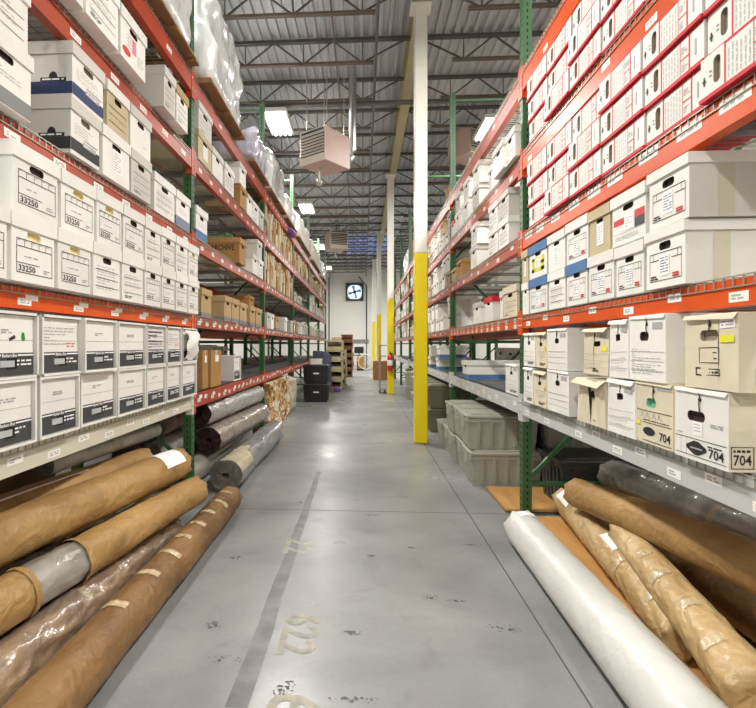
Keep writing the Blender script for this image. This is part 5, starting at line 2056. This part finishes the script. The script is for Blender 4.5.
# ---------------------------------------------------------- stacking bins
def bin_obj(m, w=.46, d=.62, h=.3):
    root = empty_root('stacking_bin')
    mb = MB(); t = .03
    mb.box(-w / 2, w / 2, -d / 2, d / 2, 0, t, m)
    mb.box(-w / 2, -w / 2 + t, -d / 2, d / 2, t, h - .01, m); mb.box(w / 2 - t, w / 2, -d / 2, d / 2, t, h - .01, m)
    mb.box(-w / 2 + t, w / 2 - t, d / 2 - t, d / 2, t, h - .01, m)
    mb.build('shell', root)
    mb = MB(); mb.box(-w / 2 + t, w / 2 - t, -d / 2, -d / 2 + .02, t, h * .36, m); mb.build('front_lip', root)
    mb = MB(); mb.box(-w / 2, w / 2, -d / 2, -d / 2 + .03, h * .82, h - .01, m); mb.build('top_rail', root)
    mb = MB(); mb.box(-w / 2 + t + .004, w / 2 - t - .004, -d / 2 + .06, d / 2 - t - .006, t, h * .55, 'box_dark'); mb.build('opening_shade', root)  # dark block stands in for the shade inside the open front
    return root, None
PB = None
p = onZ(331, 390, 0)
xs, ys_ = -.83, 15.35
for si, (m, x, y, n, lb) in enumerate((('bin_tan', xs, ys_, 5, 'tan open-front bin in the nearest stack in the aisle, %s from the floor'),
                                     ('bin_tan', xs + .06, ys_ + 1.5, 4, 'tan open-front bin in the second aisle stack, %s from the floor'),
                                     ('bin_brown', -.66, 21.5, 6, 'reddish brown bin in the far aisle stack, %s from the floor'))):
    pr = None
    for k in range(n):
        if pr is None:
            pr, _ = bin_obj(m); o = pr
        else:
            o = dup(pr)
        o.location = (x + .012 * ((k * 5) % 3 - 1), y, .292 * k)
        o.rotation_euler = (0, 0, .03 * ((k * 3) % 3 - 1))
        tag(o, lb % ORD[k], 'bin')
t = thing('small_tan_box', 'small pale box on top of the nearest aisle bin stack', 'box', (xs + .05, ys_, 1.453))
mb = MB(); mb.box(-.14, .14, -.15, .15, 0, .09, 'beige_card'); mb.build('body', t)
mb = MB(); mb.box(-.145, .145, -.155, .155, .09, .12, 'white_card'); mb.build('lid', t)
mb = blob(MB(), -.1, .1, -.12, .12, 0, .12, 'cloth_purple', 6, n=8, amp=.02, rnd_=.05)
tag(mb.build('purple_bundle', loc=(-.72, 14.6, 0)), 'small purple bundle on the floor before the aisle bins', 'bundle')
mb = blob(MB(), -.25, .25, -.4, .4, 0, 1.1, 'dark_blue_cover', 8, n=12, amp=.06)
tag(mb.build('dark_covered_stack', loc=(-1.14, 14.35, 0)), 'dark covered stack between the black totes and tan bins', 'stack')

# ------------------------------------------------------------ unit heaters
def heater(label, x, y, z, s, rz, duct=True):
    t = thing('unit_heater', label, 'heater', (x, y, z), rz)
    w, d, h = .36 * s, .42 * s, .72 * s
    mb = MB(); mb.cbox(-w, w, -d, d, -h / 2, h / 2, 'heater_primer', .01); mb.build('cabinet', t)
    mb = MB()
    f = -d - .004
    mb.box(-w, w, f - .012, -d + .002, h * .33, h / 2, 'heater_front')
    mb.box(-w * .86, w * .86, f - .016, f - .011, h * .40, h * .46, 'fan_dark')
    mb.box(-w, w, f - .012, -d + .002, -h / 2, -h * .28, 'heater_front')
    mb.box(-w, -w * .93, f - .012, -d + .002, -h * .28, h * .33, 'heater_front'); mb.box(w * .93, w, f - .012, -d + .002, -h * .28, h * .33, 'heater_front')
    mb.box(-w * .93, w * .93, f - .002, -d + .002, -h * .28, h * .33, 'fan_dark')
    mb.build('front_panel', t)
    for k in range(6):
        z_ = -h * .25 + h * .56 * (k + .3) / 6
        mb = MB(); M = Matrix.Translation((0, f - .02, z_)) @ Matrix.Rotation(math.radians(-35), 4, 'X')
        mb.box(-w * .93, w * .93, -.016, .016, -.004, .004, 'heater_front', M); mb.build('louver', t)
    for (a, b) in ((-w * .8, -d * .7), (w * .8, -d * .7), (w * .8, d * .7), (-w * .8, d * .7)):
        mb = MB(); mb.tube([(a, b, h / 2), (a, b, ZB - z + .01)], .008, 6, 'galv_wire'); mb.build('hanger_rod', t)
    if duct:
        mb = MB(); mb.tube([(w * .5, d, -.05), (w * .6, d + .12, -.05), (w * .6, d + .2, .02), (w * .6, d + .22, .14), (w * .6, d + .22, ZT - z - .01)], .085 * s, 14, 'duct_metal'); mb.build('flue_duct', t)
    mb = MB(); mb.tube([(-w * .2, -d * .3, -h / 2), (-w * .2, -d * .3, -h / 2 - .22)], .022, 8, 'galv_wire')
    mb.lathe([(0, -.3), (.05, -.29), (.05, -.22), (.02, -.2)], 12, 'galv_wire', (-w * .2, -d * .3, -h / 2), smooth=True)
    mb.build('drain_fitting', t)
hp = onY(325.5, 152, 8.75)
heater('pinkish boxy unit heater with louvers hanging over the aisle, nearest', hp.x, 8.75, hp.z, .77, math.radians(-36))
hp = onY(336, 241.5, 19.9)
heater('small pinkish unit heater hanging farther down the aisle', hp.x, 19.9, hp.z, .95, math.radians(20))
hp = onY(468, 146, 11.6)
heater('pinkish unit heater hanging above the right rack behind the uprights', hp.x, 11.6, hp.z, .8, math.radians(35), False)

# ------------------------------------------------------- things near the end
cx2, cy2 = COLX[1]
t = thing('fire_extinguisher', 'red fire extinguisher hung on the second yellow column', 'fire extinguisher', (cx2 - .02, cy2 - .165, .64))
mb = MB(); mb.lathe([(0, 0), (.065, 0), (.072, .02), (.072, .34), (.06, .40), (.025, .43), (.025, .45), (0, .45)], 20, 'ext_red'); mb.build('cylinder', t)
mb = MB(); mb.lathe([(.0735, .14), (.0735, .28)], 20, 'paper_white'); mb.build('paper_label', t)
mb = MB(); mb.lathe([(0, .45), (.03, .45), (.03, .49), (0, .49)], 12, 'galv_wire'); mb.box(-.012, .012, -.1, .03, .50, .515, 'fan_dark'); mb.box(-.012, .012, -.09, .02, .475, .487, 'fan_dark'); mb.build('valve_handle', t)
mb = MB(); mb.tube([(.03, 0, .47), (.085, 0, .43), (.092, -.01, .25), (.09, -.02, .06)], .011, 8, 'fan_dark'); mb.build('hose', t)
mb = MB(); mb.box(-.03, .03, .062, .077, .1, .46, 'fan_dark'); mb.build('wall_bracket', t)

# tall grey nursery of posts: a platform truck standing on end beside the column
pc_ = onZ(380, 393.5, 0)
t = thing('panel_cart', 'grey tubular cart with tall uprights beside the second yellow column', 'cart', (pc_.x, pc_.y, 0))
for (x, y) in ((0, 0), (0, .55)):
    mb = MB(); mb.tube([(x, y, .1), (x, y, 1.33)], .018, 10, 'cart_grey'); mb.build('upright', t)
mb = MB()
for z in (.45, .72, 1.02, 1.31):
    mb.tube([(0, 0, z), (.0, .55, z)], .014, 8, 'cart_grey')
    if z > .8:
        mb.tube([(0, 0, z), (.17, 0.0, z)], .014, 8, 'cart_grey')
mb.build('rail', t)
mb = MB(); mb.box(-.03, .17, -.05, .6, .1, .135, 'cart_grey'); mb.build('platform', t)
for (x, y) in ((0, 0), (.14, 0), (0, .55), (.14, .55)):
    mb = MB(); mb.lathe([(0, -.015), (.045, -.015), (.05, 0), (.045, .015), (0, .015)], 14, 'fan_dark', (x, y, .05), axis='x'); mb.box(x - .02, x + .02, y - .015, y + .015, .05, .1, 'cart_grey'); mb.build('caster', t)

pb = onZ(380, 379, 0)
t = thing('big_carton', 'brown carton on the floor behind the yellow columns', 'carton', (pb.x, 20.05, 0))
mb = MB(); mb.box(-.27, .27, -.4, .4, 0, .70, 'slab_brown'); mb.build('body', t)
mb = MB(); mb.box(-.272, .272, -.402, .402, .70, .712, 'brown_card'); mb.build('flaps', t)

pf = onZ(365.5, 370.5, 0)
t = thing('drum_fan', 'white drum fan on the floor by the far wall', 'fan', (pf.x, pf.y, 0))
mb = MB(); mb.lathe([(.36, -.16), (.39, -.16), (.39, .16), (.36, .16), (.36, -.16)], 32, 'white_paint', (0, 0, .45), axis='y'); mb.build('drum', t)
mb = MB()
for k in range(1, 5):
    mb.lathe([(.08 * k - .006, .165), (.08 * k + .006, .165)], 24, 'galv_wire', (0, 0, .45), axis='y')
for k in range(8):
    a = k * pi / 4
    mb.bar((0, -.165, .45), (.37 * math.cos(a), -.165, .45 + .37 * math.sin(a)), .01, .01, 'galv_wire')
mb.build('guard', t)
mb = MB()
for sx in (-1, 1):
    mb.tube([(sx * .4, -.25, .03), (sx * .4, .25, .03)], .025, 8, 'fan_dark'); mb.tube([(sx * .4, 0, .03), (sx * .4, 0, .45)], .02, 8, 'fan_dark')
mb.build('stand', t)
pa = onZ(360.5, 370, 0)
t = thing('amber_cabinet', 'low amber cabinet by the far wall', 'cabinet', (pa.x, pa.y, 0))
mb = MB(); mb.cbox(-.2, .2, -.25, .25, .06, .72, 'cabinet_amber', .01); mb.box(-.18, .18, -.23, .23, 0, .06, 'fan_dark'); mb.build('body', t)
mb = MB(); mb.box(-.19, .19, -.262, -.252, .1, .7, 'cabinet_amber'); dd = mb.build('door', t)
mb = MB(); mb.box(.12, .15, -.28, -.263, .35, .45, 'duct_metal'); mb.build('handle', dd)
pm = onZ(358.5, 369.5, 0)
t = thing('desk', 'dark desk carrying a black screen by the far wall', 'desk', (pm.x - .12, pm.y + .9, 0))
mb = MB(); mb.box(-.7, .6, -.35, .35, .72, .76, 'fan_dark'); mb.build('tabletop', t)
for (x, y) in ((-.66, -.31), (.56, -.31), (-.66, .31), (.56, .31)):
    mb = MB(); mb.box(x - .03, x + .03, y - .03, y + .03, 0, .72, 'fan_dark'); mb.build('leg', t)
t = thing('screen', 'black flat screen on the dark desk by the far wall', 'screen', (pm.x + .02, pm.y + .9, .761))
mb = MB(); mb.box(-.26, .26, -.02, .02, .1, .46, 'black_plastic'); mb.build('display', t)
mb = MB(); mb.box(-.03, .03, -.01, .03, .01, .12, 'black_plastic'); mb.box(-.13, .13, -.09, .09, 0, .012, 'black_plastic'); mb.build('stand', t)
mb = blob(MB(), -.22, .22, -.3, .3, 0, .98, 'dark_blue_cover', 12, n=10, amp=.05)
tag(mb.build('covered_machine', loc=(onZ(352, 370, 0).x - .15, onZ(352, 370, 0).y, 0)), 'dark blue covered machine left of the amber cabinet', 'machine')

# -------------------------------------------------------------- world, view
w = bpy.data.worlds.new('fill_world')  # even fill light, added to enter by the near wall's opening
w.use_nodes = True
bg = w.node_tree.nodes['Background']
bg.inputs['Color'].default_value = (.97, .985, 1, 1)
bg.inputs['Strength'].default_value = WORLD_S
SC.world = w
vs_ = SC.view_settings
vs_.view_transform = 'Standard'
vs_.look = 'None'
vs_.exposure = EXPO
vs_.gamma = 1
vs_.use_curve_mapping = False
SC.cycles.max_bounces = 10
SC.cycles.diffuse_bounces = 5
SC.cycles.transparent_max_bounces = 12
SC.cycles.sample_clamp_indirect = 6
